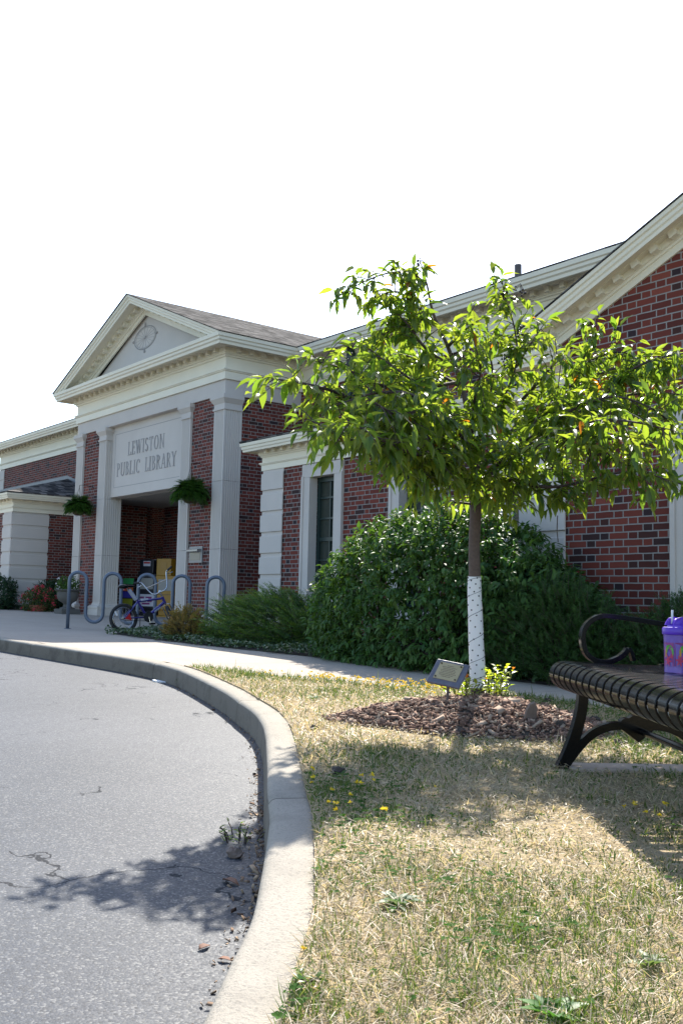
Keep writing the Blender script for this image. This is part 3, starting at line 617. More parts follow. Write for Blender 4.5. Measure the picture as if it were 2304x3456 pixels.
def twig(p, d, L, droop):
    pts = [p]; n = max(4, int(L/.03)); q = Vector(p); d = Vector(d)
    for i in range(n): d = (d + zdn*droop*.06 + Vector((rnd.gauss(0,.08), rnd.gauss(0,.08), rnd.gauss(0,.06)))).normalized(); q = q+d*(L/n); pts.append(q.copy())
    mb.tube([loc(x) for x in pts], [.0026*(1-i/len(pts))+.0008 for i in range(len(pts))], 4)
    for i in range(1, len(pts)):
        for _ in range(2 if rnd.random() < .62 else 1):
            t = (pts[i]-pts[i-1]).normalized(); s = Vector((rnd.gauss(0,1), rnd.gauss(0,1), rnd.gauss(0,.5))).normalized()
            lp.append(pts[i]); ld.append((t*.45 + s*.75 + zdn*rnd.uniform(-.05, 1.0)).normalized()); ln.append((Vector((0,0,1))+s*.7+t*.2).normalized()); ll.append(min(.128, .055+rnd.gammavariate(3, .0135)))
for li, P in enumerate(limbs):
    cum = 0
    for i in range(2, len(P)):
        seg = (P[i]-P[i-1]).length; f = i/len(P); cum += seg
        if f < .18: continue
        while cum > .0255:
            cum -= .0255
            t = (P[i]-P[i-1]).normalized(); s = Vector((rnd.gauss(0,1), rnd.gauss(0,1), rnd.gauss(.05,.55))).normalized()
            thin = li in (0, 1, 7, 8, 9); Lt = rnd.uniform(.07, .19) if thin else rnd.uniform(.08, .20 if (li in (2,3,4,20) and f > .6) else .28)
            twig(P[i].lerp(P[i-1], rnd.random()), (t*.6+s).normalized(), Lt, 1.0 if thin else 1.4)
    twig(P[-1], (P[-1]-P[-2]).normalized(), .10, .5)
for P in [[at_d(x, y, D0+.05) for x, y in q] for q in ([(1880,1330),(1890,1230),(1876,1190),(1872,1145)],[(1412,900),(1420,882),(1415,868)],[(1700,975),(1704,960),(1707,948)],[(1880,1740),(1878,1790),(1882,1830)])]:
    mb.tube([loc(p) for p in P], .003, 4)
for y in (1560,):
    P = [at_d(x, yy, D0-.02) for x, yy in ((1595,1702),(1560,1697),(1530,1695))]; mb.tube([loc(p) for p in P], .008, 6)
mb.build('twigs', m_twig, tree)
lp = np.array([list(loc(p)) for p in lp]); ld = np.array([list(x) for x in ld]); ln = np.array([list(x) for x in ln]); ll = np.array(ll)
dep = np.array([Vector(p).dot(fw) for p in lp]); keep = nr.random(len(lp)) < np.where(dep < -.55, .58, .88); lp, ld, ln, ll = lp[keep], ld[keep], ln[keep], ll[keep]
V, F = cards(lp, ld, ln + nr.normal(size=lp.shape)*.25, ll, ll*nr.uniform(.29, .41, len(ll)), LEAF)
c = mixcol(len(lp), (.050,.105,.030), (.105,.150,.040), 1.0); old = nr.random(len(lp)) < .006; c[old] = (.20,.085,.02)
np_obj('crown', V, F, m_leaf, tree, rep(c, LEAF)); print('leaves', len(lp))
m_berry = plain('dark_berry', (.018,.008,.014), .25)
for x, y, o in ((1152,985,-.12),(1172,992,-.1),(1262,1000,-.1),(1185,1213,-.25),(1755,972,.08),(1705,985,.06),(1560,1185,0),(1548,1200,0),(1700,1210,.0),(1745,1120,.1),(1420,890,0),(2140,1290,.1)):
    mb = MB(); c0 = loc(at_d(x, y, D0+o))
    for k in range(8):
        p = c0+Vector((rnd.gauss(0,.022), rnd.gauss(0,.022), rnd.gauss(-.01,.02))); mb.ball(p, rnd.uniform(.006,.009), 7, 5); mb.tube([c0+Vector((0,0,.03)), p], .0012, 3)
    mb.build('berry_cluster', m_berry, tree, smooth=True)
# trunk guard: perforated white spiral
gp = [loc(at_d(x, y, D0)) for x, y in ((1612,2318),(1610,2260),(1606,2180),(1603,2080),(1600,2000),(1600,1945))]
gp = catmull([tuple(p) for p in gp], 5); gr_ = list(np.interp(np.linspace(0, 1, len(gp)), [0, .2, 1], [.054, .050, .041]))
mb = MB(); mb.tube(gp, gr_, 20, False); guard = mb.build('trunk_guard', m_white, tree, smooth=True)
mb = MB(); k = 0
side = rt.cross(Vector((0,0,1))).normalized()
for i in range(len(gp)-1):
    for j in range(1):
        p = gp[i].lerp(gp[i+1], j/2+.2); r_ = gr_[i]
        for a in (k*.9, k*.9+1.57, k*.9+3.14, k*.9+4.71):
            n = Vector((math.cos(a), math.sin(a), 0)); mb.tube([p+n*(r_-.004), p+n*(r_+.0012)], .0050, 8)
        k += 1
mb.build('holes', plain('hole_dark', (.03,.03,.032), .9), guard)
mb = MB(); hel = []
for i in range(160):
    f = i/159*(len(gp)-1.001); b = int(f); p = gp[b].lerp(gp[b+1], f-b); a = f*1.5+1.0; hel.append(p+Vector((math.cos(a), math.sin(a), 0))*(gr_[b]*(1-(f-b))+gr_[b+1]*(f-b)+.0008))
mb.tube(hel, .0016, 4); mb.build('wrap_seam', plain('seam_dark', (.10,.10,.11), .8), guard)

# suckers at the tree foot
def clump(name, label, cat, base, n, hgt, spread, colA, colB, L, W, mat, tip=None, parent=None, group=None):
    o = empty(name, base, label, cat, group); P, D, N, C = [], [], [], []; mb = MB()
    for i in range(n):
        a = rnd.uniform(0, 6.283); r_ = spread*math.sqrt(rnd.random()); h = hgt*rnd.uniform(.5, 1)*(1-.35*r_/spread); b = Vector((math.cos(a)*r_*.6, math.sin(a)*r_*.6, -.02)); tp = Vector((math.cos(a)*r_*1.15, math.sin(a)*r_*1.15, h))
        mb.tube([b, b.lerp(tp, .5)+Vector((0,0,.02)), tp], .0022, 4); m_ = max(4, int(h/L*3.4))
        for j in range(m_):
            f = .2+.8*j/(m_-1); q = b.lerp(tp, f); s = Vector((rnd.gauss(0,1), rnd.gauss(0,1), rnd.uniform(-.1,.6))).normalized(); P.append(q); D.append(s+Vector((0,0,.3))); N.append(Vector((0,0,1))+s*.3)
            t = rnd.random(); cc = np.array(colA)*(1-t)+np.array(colB)*t
            if tip is not None and f > .8 and rnd.random() < .10: cc = np.array(tip)
            C.append(cc)
    P, D, N = [np.array([list(x) for x in q]) for q in (P, D, N)]; l = L*nr.uniform(.7, 1.2, len(P))
    V, F = cards(P, D, N, l, l*W, LEAF); np_obj('leaves', V, F, mat, o, rep(np.array(C), LEAF)); mb.build('stems', m_twig, o); return o
clump('tree_suckers', 'yellow green suckers with reddish tips sprouting right of the guarded trunk', 'shoots', at_d(1668,2345,D0-.02), 16, .26, .11, (.12,.19,.03), (.19,.25,.04), .050, .5, m_leaf, (.26,.085,.03))
clump('tree_suckers', 'low reddish green suckers between the plaque post and the trunk', 'shoots', at_d(1560,2362,D0-.22), 16, .20, .13, (.09,.17,.03), (.16,.20,.04), .045, .5, m_leaf, (.20,.06,.03))

# ------------------------------------------------------------------ mulch mound with bark chips
MC = Vector((-4.0, 4.21)); 
def mound(x, y):
    dx, dy = x-MC.x, y-MC.y; a = dx*.6+dy*.8; b = -dx*.8+dy*.6; r = math.sqrt((a/.76)**2+(b/.74)**2); r *= 1+.10*math.sin(3*math.atan2(b, a)+1)+.05*math.sin(7*math.atan2(b, a))
    return r
def mz(x, y): r = mound(x, y); return G(x, y)+.015+.12*max(0, 1-r**1.7)+.012*math.sin(x*19)*math.sin(y*23)*max(0, 1-r)
mb = MB(); nr_, na = 22, 64; vs = []
for i in range(nr_+1):
    for j in range(na):
        a = 2*math.pi*j/na; d = Vector((math.cos(a), math.sin(a))); rr_ = 1.04/mound(MC.x+d.x, MC.y+d.y)*i/nr_; x, y = MC.x+d.x*rr_, MC.y+d.y*rr_; vs.append((x, y, mz(x, y)-(.03 if i == nr_ else 0)+rnd.uniform(-.006,.006)))
mb.add(vs, [(i*na+j, i*na+(j+1)%na, (i+1)*na+(j+1)%na, (i+1)*na+j) for i in range(nr_) for j in range(na)])
tag(mb.build('mulch_mound', m_soil, smooth=True), kind='structure')
def hit(px, py):
    d = ray(px, py); k = 3.0
    while k < 9 and (d*k).z > (mz(d.x*k, d.y*k) if mound(d.x*k, d.y*k) < 1 else G(d.x*k, d.y*k)): k += .004
    return d*k
def chips(name, pts, size, cols, thick=.2):
    n = len(pts); t = (np.array([(-.5,-.5,-.5),(.5,-.5,-.5),(.4,.5,-.5),(-.5,.4,-.5),(-.45,-.5,.5),(.5,-.42,.5),(.4,.5,.5),(-.4,.45,.5)], float))
    f = np.array([(0,3,2,1),(4,5,6,7),(0,1,5,4),(1,2,6,5),(2,3,7,6),(3,0,4,7)]); f = np.concatenate([f[:, [0,1,2]], f[:, [0,2,3]]])
    D = unit(nr.normal(size=(n, 3))*np.array([1,1,.45])); U = unit(np.cross(D, nr.normal(size=(n, 3))*np.array([.5,.5,1])+np.array([0,0,.8]))); N = np.cross(D, U)
    V = pts[:, None]+D[:, None]*(t[None, :, 0, None]*size[:, 0, None, None])+U[:, None]*(t[None, :, 1, None]*size[:, 1, None, None])+N[:, None]*(t[None, :, 2, None]*size[:, 2, None, None])
    F = (np.arange(n)[:, None, None]*8+f[None]).reshape(-1, 3); return np_obj(name, V.reshape(-1, 3), F, m_chip, None, np.repeat(cols, 8, axis=0), smooth=False)
pts = []
while len(pts) < 7500:
    a = rnd.uniform(0, 6.283); r_ = .95*math.sqrt(rnd.random()); x, y = MC.x+math.cos(a)*r_, MC.y+math.sin(a)*r_; m_ = mound(x, y)
    if m_ < 1.0 or (m_ < 1.06 and rnd.random() < .15): pts.append((x, y, mz(x, y)+rnd.uniform(0, .014)))
pts = np.array(pts); n = len(pts); L = nr.gamma(2.0, .0075, n)+.006; size = np.stack([L, L*nr.uniform(.25,.5,n), L*nr.uniform(.08,.25,n)+.002], 1)
c = mixcol(n, (.12,.068,.050), (.30,.19,.14)); big = nr.random(n) < .02; size[big] *= np.array([2.6,2.2,1.6]); hi = (nr.random(n) < .14) | big; c[hi] = mixcol(int(hi.sum()), (.28,.20,.15), (.42,.32,.24))
tag(chips('bark_mulch', pts, size, c), 'brown shredded bark mulch heaped around the crabapple trunk', 'mulch', kind='stuff')
m_wood = plain('weathered_wood', (.16,.115,.09), .9, var=.4, scale=25, bump=.004); m_wood2 = plain('pale_split_wood', (.34,.24,.17), .9, var=.3, scale=25)
mb = MB(); b = hit(1785, 2428); mb.T = Matrix.Translation(b) @ Matrix.Rotation(.22, 4, 'Y'); mb.ext([(-.035,-.05),(.035,-.05),(.03,.07),(.012,.10),(-.012,.085),(-.025,.05)], (0,0,0), (rt.x, rt.y, 0), (0,0,1), (-rt.y, rt.x, 0), -.018, .018)
tag(mb.build('wood_stump', m_wood, bevel=.004), 'upright grey splinter of wood standing in the mulch', 'wood')
def stick(pts, r, name, label, mat, parent=None):
    mb = MB(); P = [Vector(p) for p in pts]; mb.tube([p-P[0] for p in P], r, 6); o = mb.build(name, mat); o.location = P[0]; return tag(o, label, 'wood')
stick([hit(1580,2386), hit(1630,2390), hit(1690,2384)], [.016,.014,.008], 'bark_strip', 'long pale bark strip lying below the trunk guard', m_wood2)
stick([hit(1418,2390), hit(1460,2380), hit(1490,2374)], [.012,.014,.009], 'bark_strip', 'dark curled bark strip lying left of the plaque post', m_wood)
stick([hit(1358,2442), hit(1380,2428), hit(1398,2412)], [.012,.016,.012], 'bark_strip', 'dark bark slab on the left slope of the mulch', m_wood)
stick([hit(1684,2408), hit(1698,2430), hit(1711,2452)], [.0035,.004,.003], 'stick', 'thin pale stick lying on the mulch below the wood splinter', m_wood2)
def clod(p, r, label, mat, name='soil_clod'):
    mb = MB(); mb.ball((0,0,r*.5), r, 10, 7, (1, .85, .7)); o = mb.build(name, mat); 
    for v in o.data.vertices: v.co *= 1+.35*(rnd.random()-.5)
    o.location = p; return tag(o, label, name.split('_')[1])
clod(hit(1847,2378), .036, 'reddish clod on the crest of the mulch right of the wood splinter', m_soil)
clod(hit(1890,2455), .03, 'brown clod on the right slope of the mulch', m_soil)
clod(hit(2006,2438), .03, 'clod lying at the right foot of the mulch behind the bench leg', m_soil)

# ------------------------------------------------------------------ memorial plaque on a post
sp_ = hit(1508, 2380); sign = empty('memorial_plaque', sp_, 'small slanted slate plaque with a brass plate on a brown post beside the tree', 'plaque')
mb = MB(); ptop = at_d(1512, 2292, D0-.44)-sp_; mb.tube([(0,0,-.1), ptop], .0085, 10); mb.build('post', plain('rusty_post', (.10,.065,.05), .7), sign)
dS = D0-.42
cr = [at_d(1480,2223,dS+.100)-sp_, at_d(1589,2246,dS-.006)-sp_, at_d(1543,2321,dS-.100)-sp_, at_d(1433,2297,dS+.006)-sp_]
O_ = (cr[0]+cr[1]+cr[2]+cr[3])/4; U_ = ((cr[1]-cr[0])+(cr[2]-cr[3])).normalized(); V_ = ((cr[0]-cr[3])+(cr[1]-cr[2])); V_ = (V_-U_*V_.dot(U_)).normalized(); N_ = U_.cross(V_)
wS = ((cr[1]-cr[0]).length+(cr[2]-cr[3]).length)/4; hS = ((cr[0]-cr[3]).length+(cr[1]-cr[2]).length)/4
def rc(a, b, ox=0, oy=0): return [(-a+ox,-b+oy),(a+ox,-b+oy),(a+ox,b+oy),(-a+ox,b+oy)]
t = NT('slate'); sc1 = t.noise(40, 5); t.set(t.mix(sc1, (.085,.085,.115), (.17,.165,.21)), .45, 0, .5); t.bump(sc1, .003); m_slate = t.mat
mb = MB(); mb.ext(rc(wS, hS), O_, U_, V_, N_, -.018, 0); mb.build('slate_board', m_slate, sign, bevel=.004)
mb = MB(); mb.ext(rc(wS*.70, hS*.70, 0, hS*.08), O_, U_, V_, N_, .0006, .004); pl = mb.build('brass_plate', plain('brass', (.50,.40,.24), .45, .35, var=.1), sign)
m_screw = plain('screw_head', (.10,.07,.05), .4, .8)
for sx in (-1, 1):
    for sy in (-1, 1): mb = MB(); c = O_+U_*(wS*.60*sx)+V_*(hS*(.56*sy+.08)); mb.tube([c+N_*.0042, c+N_*.009], .005, 10); mb.build('screw', m_screw, pl)
mb = MB()
for i, w in enumerate((.20,.46,.40,.50,.44,.52,.46,.28)):
    x = -w*wS; yv = hS*(.08+.46-.13*i)
    while x < w*wS:
        l_ = rnd.uniform(.004, .012); 
        if x+l_ < w*wS: mb.ext([(x, yv-.0018), (x+l_, yv-.0018), (x+l_, yv+.0018), (x, yv+.0018)], O_, U_, V_, N_, .0042, .0046)
        x += l_+.0025
mb.build('engraving', plain('engraved_dark', (.16,.11,.07), .7), pl)

# ------------------------------------------------------------------ bench
BF = Vector((-2.82, 3.44, G(-2.82, 3.44)))
ba, bl, bz = Vector((.6,.8,0)), Vector((.8,-.6,0)), Vector((0,0,1)); zb = lambda z: z-BF.z
bench = empty('park_bench', BF, 'black metal bench with rounded slat seat and scrolled arms on the lawn', 'bench')
def bp(a, z, l=0.0): return ba*a+bl*l+bz*(z-BF.z)
BLEN = 1.75; ST = -.240
def end_frame(l0, first):
    mb = MB()
    leg = catmull([(.108,-.33),(.100,-.42),(.084,-.50),(.052,-.60),(.012,-.69),(-.004,-.716)], 6); mb.ribbon([bp(p.x, p.y, l0) for p in leg], list(np.linspace(.042,.052,len(leg))), .045, bl)
    leg2 = catmull([(.572,-.33),(.580,-.42),(.594,-.50),(.622,-.60),(.662,-.69),(.678,-.716)], 6); mb.ribbon([bp(p.x, p.y, l0) for p in leg2], list(np.linspace(.042,.052,len(leg2))), .045, bl)
    arch = catmull([(.03,-.675),(.075,-.615),(.12,-.565),(.17,-.530),(.23,-.510),(.29,-.508),(.339,-.520),(.39,-.508),(.45,-.510),(.51,-.530),(.56,-.565),(.605,-.615),(.65,-.675)], 5); mb.ribbon([bp(p.x, p.y, l0) for p in arch], .034, .040, bl)
    mb.ribbon([bp(.02, ST-.062, l0), bp(.3, ST-.062, l0), bp(.56, ST-.05, l0)], .04, .03, bl)
    o = mb.build('end_frame', m_black, bench, smooth=True, auto=40, bevel=.006)
    mb = MB()
    poly = [(.339,-.576),(.292,-.540)]+[(.339+.080*math.cos(w)*(1+.10*abs(math.sin(4.5*w))), -.512+.044*math.sin(w)*(1+.16*abs(math.sin(4.5*w)))) for w in [math.pi-math.pi*i/54 for i in range(55)]]+[(.386,-.540)]
    mb.ext(poly, bp(0, BF.z, l0)+bz*(-BF.z), ba, bz, bl, -.022, .022); mb.build('shell_ornament', m_black, o, bevel=.003)
    # scrolled arm rest
    mb = MB()
    arm = catmull([(.30,-.180),(.285,-.200),(.255,-.222),(.205,-.238),(.150,-.228),(.115,-.195),(.103,-.140),(.112,-.095),(.140,-.062),(.180,-.043),(.23,-.041),(.35,-.055),(.45,-.068),(.50,-.066),(.54,-.05),(.575,-.025)], 6)
    mb.ribbon([bp(p.x, p.y, l0) for p in arm], .021, .042, bl); 
    sc2 = catmull([(.30,-.180),(.312,-.188),(.318,-.205),(.325,-.230)], 5); mb.ribbon([bp(p.x, p.y, l0) for p in sc2], .016, .04, bl)
    s3 = catmull([(.44,-.25),(.48,-.243),(.52,-.22),(.56,-.18),(.60,-.15)], 5); mb.ribbon([bp(p.x, p.y, l0) for p in s3], .016, .042, bl)
    mb.build('armrest', m_black, bench, smooth=True, auto=40, bevel=.005)
    mb = MB(); up_p = catmull([(.572,-.33),(.575,-.2),(.60,-.05),(.65,.06),(.70,.13)], 5); mb.ribbon([bp(p.x, p.y, l0) for p in up_p], .045, .042, bl); mb.build('back_post', m_black, bench, bevel=.005)
    mb = MB()
    for a_ in (.0, .668): mb.box(-.03, .03, -.03, .03, 0, .03); 
    return o
end_frame(.06, True); end_frame(BLEN-.06, False)
def strap_path():
    P = [(.04, ST-.118), (.006, ST-.110), (-.022, ST-.085), (-.033, ST-.056), (-.025, ST-.027), (.0, ST-.006), (.035, ST), (.10, ST-.003), (.25, ST-.010), (.40, ST-.012), (.50, ST-.008), (.555, ST+.02), (.59, ST+.09), (.625, ST+.20), (.66, ST+.30), (.69, ST+.375), (.70, ST+.395)]
    return catmull(P, 5)
sp2 = strap_path(); nst = 19
for i in range(nst):
    l = .02+.055+(BLEN-.130)*i/(nst-1); mb = MB(); mb.ribbon([bp(p.x, p.y, l) for p in sp2], .007, .066, bl); mb.build('strap', m_black, bench, smooth=True, auto=50, bevel=.0028)
mb = MB()
for a_, z_ in ((.02, ST-.062), (.30, ST-.024), (.53, ST-.012), (.69, ST+.37)): mb.tube([bp(a_, z_, .03), bp(a_, z_, BLEN-.03)], .0115, 10)
mb.build('seat_rails', m_black, bench, smooth=True, auto=40)
mb = MB(); mb.tube([bp(.349, -.528, .03), bp(.349, -.528, BLEN-.03)], .014, 12); mb.build('stretcher', m_black, bench, smooth=True, auto=40)
# paver under the near feet
mb = MB(); pc = BF; mb.T = Matrix.Translation(pc+ba*.34+bl*.06) @ Matrix(((ba.x, bl.x, 0, 0), (ba.y, bl.y, 0, 0), (0,0,1,0), (0,0,0,1)))
mb.cbox(-.30, .42, -.085, .085, -.05, .022, .01); tag(mb.build('paving_slab', concrete_mat('buff_paver', (.46,.36,.29), .15, fine=60), bevel=.006), 'buff concrete paver lying under the bench feet', 'paver')
# drinking bottle
BB = BF+bp(.352, ST-.010, .515); bot = empty('drinking_bottle', BB, 'purple plastic drinking bottle with a white straw standing on the bench seat', 'bottle')
t = NT('translucent_purple'); t.b.inputs['Transmission Weight'].default_value = .35; m_pur = t.set((.30,.17,.66), .25)
m_lid = plain('purple_lid', (.12,.035,.50), .35)
mb = MB(); mb.lathe([(.0,0),(.047,0),(.051,.004),(.051,.012),(.0505,.02),(.0525,.13),(.0535,.148),(.0,.148)], 28); body = mb.build('body', m_pur, bot, smooth=True, auto=35)
mb = MB(); mb.lathe([(.0,.1485),(.057,.1485),(.0585,.152),(.0585,.170),(.055,.1765),(.040,.178),(.039,.184),(.0,.184)], 28); lid = mb.build('lid', m_lid, bot, smooth=True, auto=35)
mb = MB()
for sx in (-1, 1): mb.T = Matrix.Translation((sx*.018, 0, .184)); mb.ext([(-.034,0),(.034,0),(.030,.018),(.018,.030),(0,.033),(-.018,.028),(-.030,.012)], (0,0,0), (rt.x, rt.y, 0), (0,0,1), (-rt.y, rt.x, 0), -.005, .005)
mb.T = Matrix.Identity(4); mb.ball((0,0,.190), .024, 12, 8, (1,1,.9)); mb.build('flip_cap', m_lid, lid, smooth=True, auto=35)
mb = MB(); mb.tube([(-rt.x*.022, -rt.y*.022, .19), (-rt.x*.020, -rt.y*.020, .243)], .0042, 10); mb.build('straw', m_white, bot, smooth=True)
def wrap(poly, r, z0, k=1.0):   # decal patch bent round the bottle, angle measured from the side facing the lawn
    a0 = math.atan2(-fw.y, -fw.x); return [(math.cos(a0+x)*r, math.sin(a0+x)*r, z0+z) for x, z in poly]
def decal(name, shapes, mat, r):
    mb = MB()
    for poly in shapes:
        n = 10; xs = [p[0] for p in poly]; tri = tessellate_polygon([[Vector((x, z, 0)) for x, z in poly]]); mb.add(wrap(poly, r, 0), [tuple(t) for t in tri])
    return mb.build(name, mat, body)
def blob(cx, cz, rx, rz, n=7, am=.45, ph=0): return [(cx+rx*math.cos(w)*(1+am*math.cos(n*w+ph)), cz+rz*math.sin(w)*(1+am*math.cos(n*w+ph))) for w in [2*math.pi*i/56 for i in range(56)]]
def band(x0, x1, z0, z1, n=14): return [(x0+(x1-x0)*i/n, z0) for i in range(n+1)]+[(x1-(x1-x0)*i/n, z1) for i in range(n+1)]
decal('label_band', [band(-1.55, -.62, .028, .118), band(-.55, .55, .028, .118), band(.62, 1.5, .028, .118)], plain('label_magenta', (.30,.05,.22), .4), .0532)
def arcp(cx, cz, rx, rz, w0, w1, t0, t1): 
    an = [R(w0+(w1-w0)*i/24) for i in range(25)]; return [(cx+rx*math.cos(a), cz+rz*math.sin(a)) for a in an]+[(cx+rx*(1-t0-(t1-t0)*i/24)*math.cos(a), cz+rz*(1-t0-(t1-t0)*i/24)*math.sin(a)) for i, a in reversed(list(enumerate(an)))]
decal('green_swirl', [arcp(c, .082, .36, .027, -50, 190, .25, .65) for c in (-.98, .12, 1.1)], plain('label_green', (.12,.42,.06), .4), .0540)
decal('pink_splash', [blob(c, .050, .20, .016, 6, .4, 1) for c in (-1.05, -.2, .25, .95)]+[blob(c, .066, .10, .008, 5, .4) for c in (-.75, .42)], plain('label_pink', (.55,.04,.12), .4), .0544)
decal('orange_patch', [[(c-.36,.06),(c-.2,.07),(c-.26,.105),(c-.33,.09)] for c in (-.98, .12, 1.1)], plain('label_orange', (.62,.25,.03), .4), .0542)

# ------------------------------------------------------------------ shrubs
def shell_pts(n, c, rad, lumps, amp, zmin=-.95, inner=.22, lw=.10):
    ld_ = rdir(lumps); ld_[:, 2] = np.abs(ld_[:, 2])*.8; ld_ = unit(ld_); la = nr.uniform(.3, 1, lumps)
    d = rdir(n*2); d = d[d[:, 2] > zmin][:n]; dd = d @ ld_.T
    f = 1-amp+amp*1.25*np.max(np.exp(-(1-dd)/lw*.5)*la, axis=1); r = f*(1-inner*nr.random(len(d))**1.6)
    return np.array(c)+d*np.array(rad)*r[:, None], unit(d/np.array(rad)), r
def bush(name, label, cat, base, c, rad, n, L, W, cA, cB, mat, k=6, droop=.5, lumps=40, amp=.22, tpl=LEAF, spr=.11, zflat=None, group=None):
    o = empty(name, base, label, cat, group); ctr = np.array(c)-np.array(base)
    P, Nn, r = shell_pts(n, ctr, rad, lumps, amp, -.95, .34); gz = np.array([G(p[0]+base[0], p[1]+base[1])-base[2]+.02 for p in P])
    ok = P[:, 2] > gz; P, Nn = P[ok], Nn[ok]
    A = unit(Nn+nr.normal(size=P.shape)*.35+np.array([0,0,-.15*droop])); n2 = len(P)
    idx = np.repeat(np.arange(n2), k); t = np.tile(np.linspace(0, 1, k), n2)
    Q = P[idx]+A[idx]*(t[:, None]-.6)*spr*nr.uniform(.7,1.3,(n2*k,1)); D = unit(A[idx]*.6+rdir(n2*k)*.75+np.array([0,0,-droop])); N = np.array([0,0,1])+Nn[idx]*.6+nr.normal(size=Q.shape)*.25
    l = L*nr.uniform(.65,1.2,n2*k); V, F = cards(Q, D, N, l, l*W, tpl); cl = mixcol(n2, cA, cB)[idx]*nr.uniform(.8,1.2,(n2*k,1)); np_obj('foliage', V, F, mat, o, rep(cl, tpl))
    mb = MB()
    for i in range(26):
        e = Vector(P[rnd.randrange(n2)]); b = Vector((ctr[0]+rnd.gauss(0,.25)*rad[0], ctr[1]+rnd.gauss(0,.2)*rad[1], -.1)); mb.tube([b, b.lerp(e, .5)+Vector((0,0,.08)), b.lerp(e, .93)], [.012,.008,.003], 5)
    mb.build('stems', m_twig, o); return o
def bpos(x, y): return (x, y, G(x, y))
bush('burning_bush', 'big rounded broadleaf shrub with glossy sunlit top between the first window and the gable wall', 'shrub', bpos(-7.3,7.05), (-7.3,7.05,-.32), (1.92,.80,1.34), 6500, .078, .46, (.036,.100,.026), (.075,.145,.034), m_shrub, 6, .55, 60, .20)
bush('burning_bush', 'darker second mound of the broadleaf shrub reaching right against the gable brick', 'shrub', bpos(-6.15,7.20), (-6.25,7.20,-.30), (.95,.42,.84), 2900, .080, .46, (.022,.068,.024), (.046,.100,.028), m_shrub, 6, .55, 30, .2) 
def yew(name, label, base, c, rad, n, L, axis, cA, cB, mat=None, nl=26, nlen=.030, tipc=None, group=None, zmin=-.3, spread=.45, nw=.17, nk=.75):
    o = empty(name, base, label, 'shrub', group); ctr = np.array(c)-np.array(base); P, Nn, r = shell_pts(n, ctr, rad, 34, .24, zmin, .5)
    gz = np.array([G(p[0]+base[0], p[1]+base[1])-base[2]+.01 for p in P]); ok = P[:, 2] > gz; P, Nn = P[ok], Nn[ok]; m_ = len(P)
    A = unit(Nn*nk+np.array(axis)+nr.normal(size=P.shape)*spread*.6); Sd = unit(np.cross(A, np.array([0,0,1.0])+nr.normal(size=A.shape)*.4)); Up = np.cross(Sd, A)
    t = np.tile(np.linspace(0, 1, nl), m_); idx = np.repeat(np.arange(m_), nl); sgn = np.tile(np.array([1,-1]), m_*nl//2+1)[:m_*nl]; Ls = L*nr.uniform(.6,1.3,m_)
    Q = P[idx]+A[idx]*((t-.5)*Ls[idx])[:, None]-np.array([0,0,.12])*(np.maximum(t-.4, 0)**2*L*2)[:, None]
    D = unit(A[idx]*.75+Sd[idx]*(sgn*.9)[:, None]+Up[idx]*nr.normal(size=(m_*nl,1))*.55); l = nlen*(1.15-.6*t)*nr.uniform(.8,1.2,m_*nl)
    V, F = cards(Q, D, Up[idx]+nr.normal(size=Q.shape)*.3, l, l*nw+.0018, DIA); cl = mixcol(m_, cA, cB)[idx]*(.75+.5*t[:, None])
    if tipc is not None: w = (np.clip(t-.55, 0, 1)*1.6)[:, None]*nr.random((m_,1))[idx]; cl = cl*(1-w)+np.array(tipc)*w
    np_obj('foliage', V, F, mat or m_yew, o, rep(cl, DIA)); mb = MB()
    for i in range(0, m_, 3):
        a = Vector(P[i]-A[i]*Ls[i]*.5); e = Vector(P[i]+A[i]*Ls[i]*.4); mb.tube([a, e], [.0035,.0015], 3)
    for i in range(18):
        e = Vector(P[rnd.randrange(m_)]); b = Vector((ctr[0]+rnd.gauss(0,.2)*rad[0], ctr[1]+rnd.gauss(0,.2)*rad[1], -.08)); mb.tube([b, b.lerp(e, .9)], [.012,.004], 5)
    mb.build('stems', m_twig, o); return o
yew('spreading_yew', 'feathery spreading yew with sunlit yellow green tips below the first window', bpos(-10.65,7.25), (-10.65,7.25,-.46), (1.15,.74,.62), 1300, .32, (-.62,-.42,.34), (.034,.100,.016), (.080,.170,.022), None, 32, .042, (.30,.36,.05), None, -.3, .30, .26, .40)  # yellow-green tips brightened in their colour to stand in for sunlight
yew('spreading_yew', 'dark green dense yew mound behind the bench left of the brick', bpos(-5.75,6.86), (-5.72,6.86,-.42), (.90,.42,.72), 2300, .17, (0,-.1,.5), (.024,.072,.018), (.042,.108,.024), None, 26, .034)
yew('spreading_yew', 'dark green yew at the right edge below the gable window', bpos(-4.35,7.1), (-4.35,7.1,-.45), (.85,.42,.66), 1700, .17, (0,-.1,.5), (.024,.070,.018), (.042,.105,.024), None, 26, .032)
yew('golden_shrub', 'small tan and golden shrub at the corner of the ivy by the bike rack', bpos(-11.75,6.66), (-11.75,6.66,-.45), (.40,.30,.36), 420, .15, (0,0,.6), (.14,.13,.04), (.24,.17,.06), m_shrub, 18, .034, (.26,.15,.07), None, -.3, .6, .42)
bush('leafy_shrub', 'dark leafy shrub against the left corner stones', 'shrub', bpos(-24.3,8.45), (-24.35,8.5,-.08), (.85,.42,.56), 800, .075, .42, (.016,.045,.026), (.030,.065,.030), m_shrub, 6, .1, 26, .34)
bush('leafy_shrub', 'low dark shrub between the red flowers and the left brick wall', 'shrub', bpos(-23.7,9.55), (-23.7,9.6,-.08), (.95,.45,.50), 700, .075, .42, (.018,.048,.026), (.032,.068,.030), m_shrub, 6, .1, 26, .3)

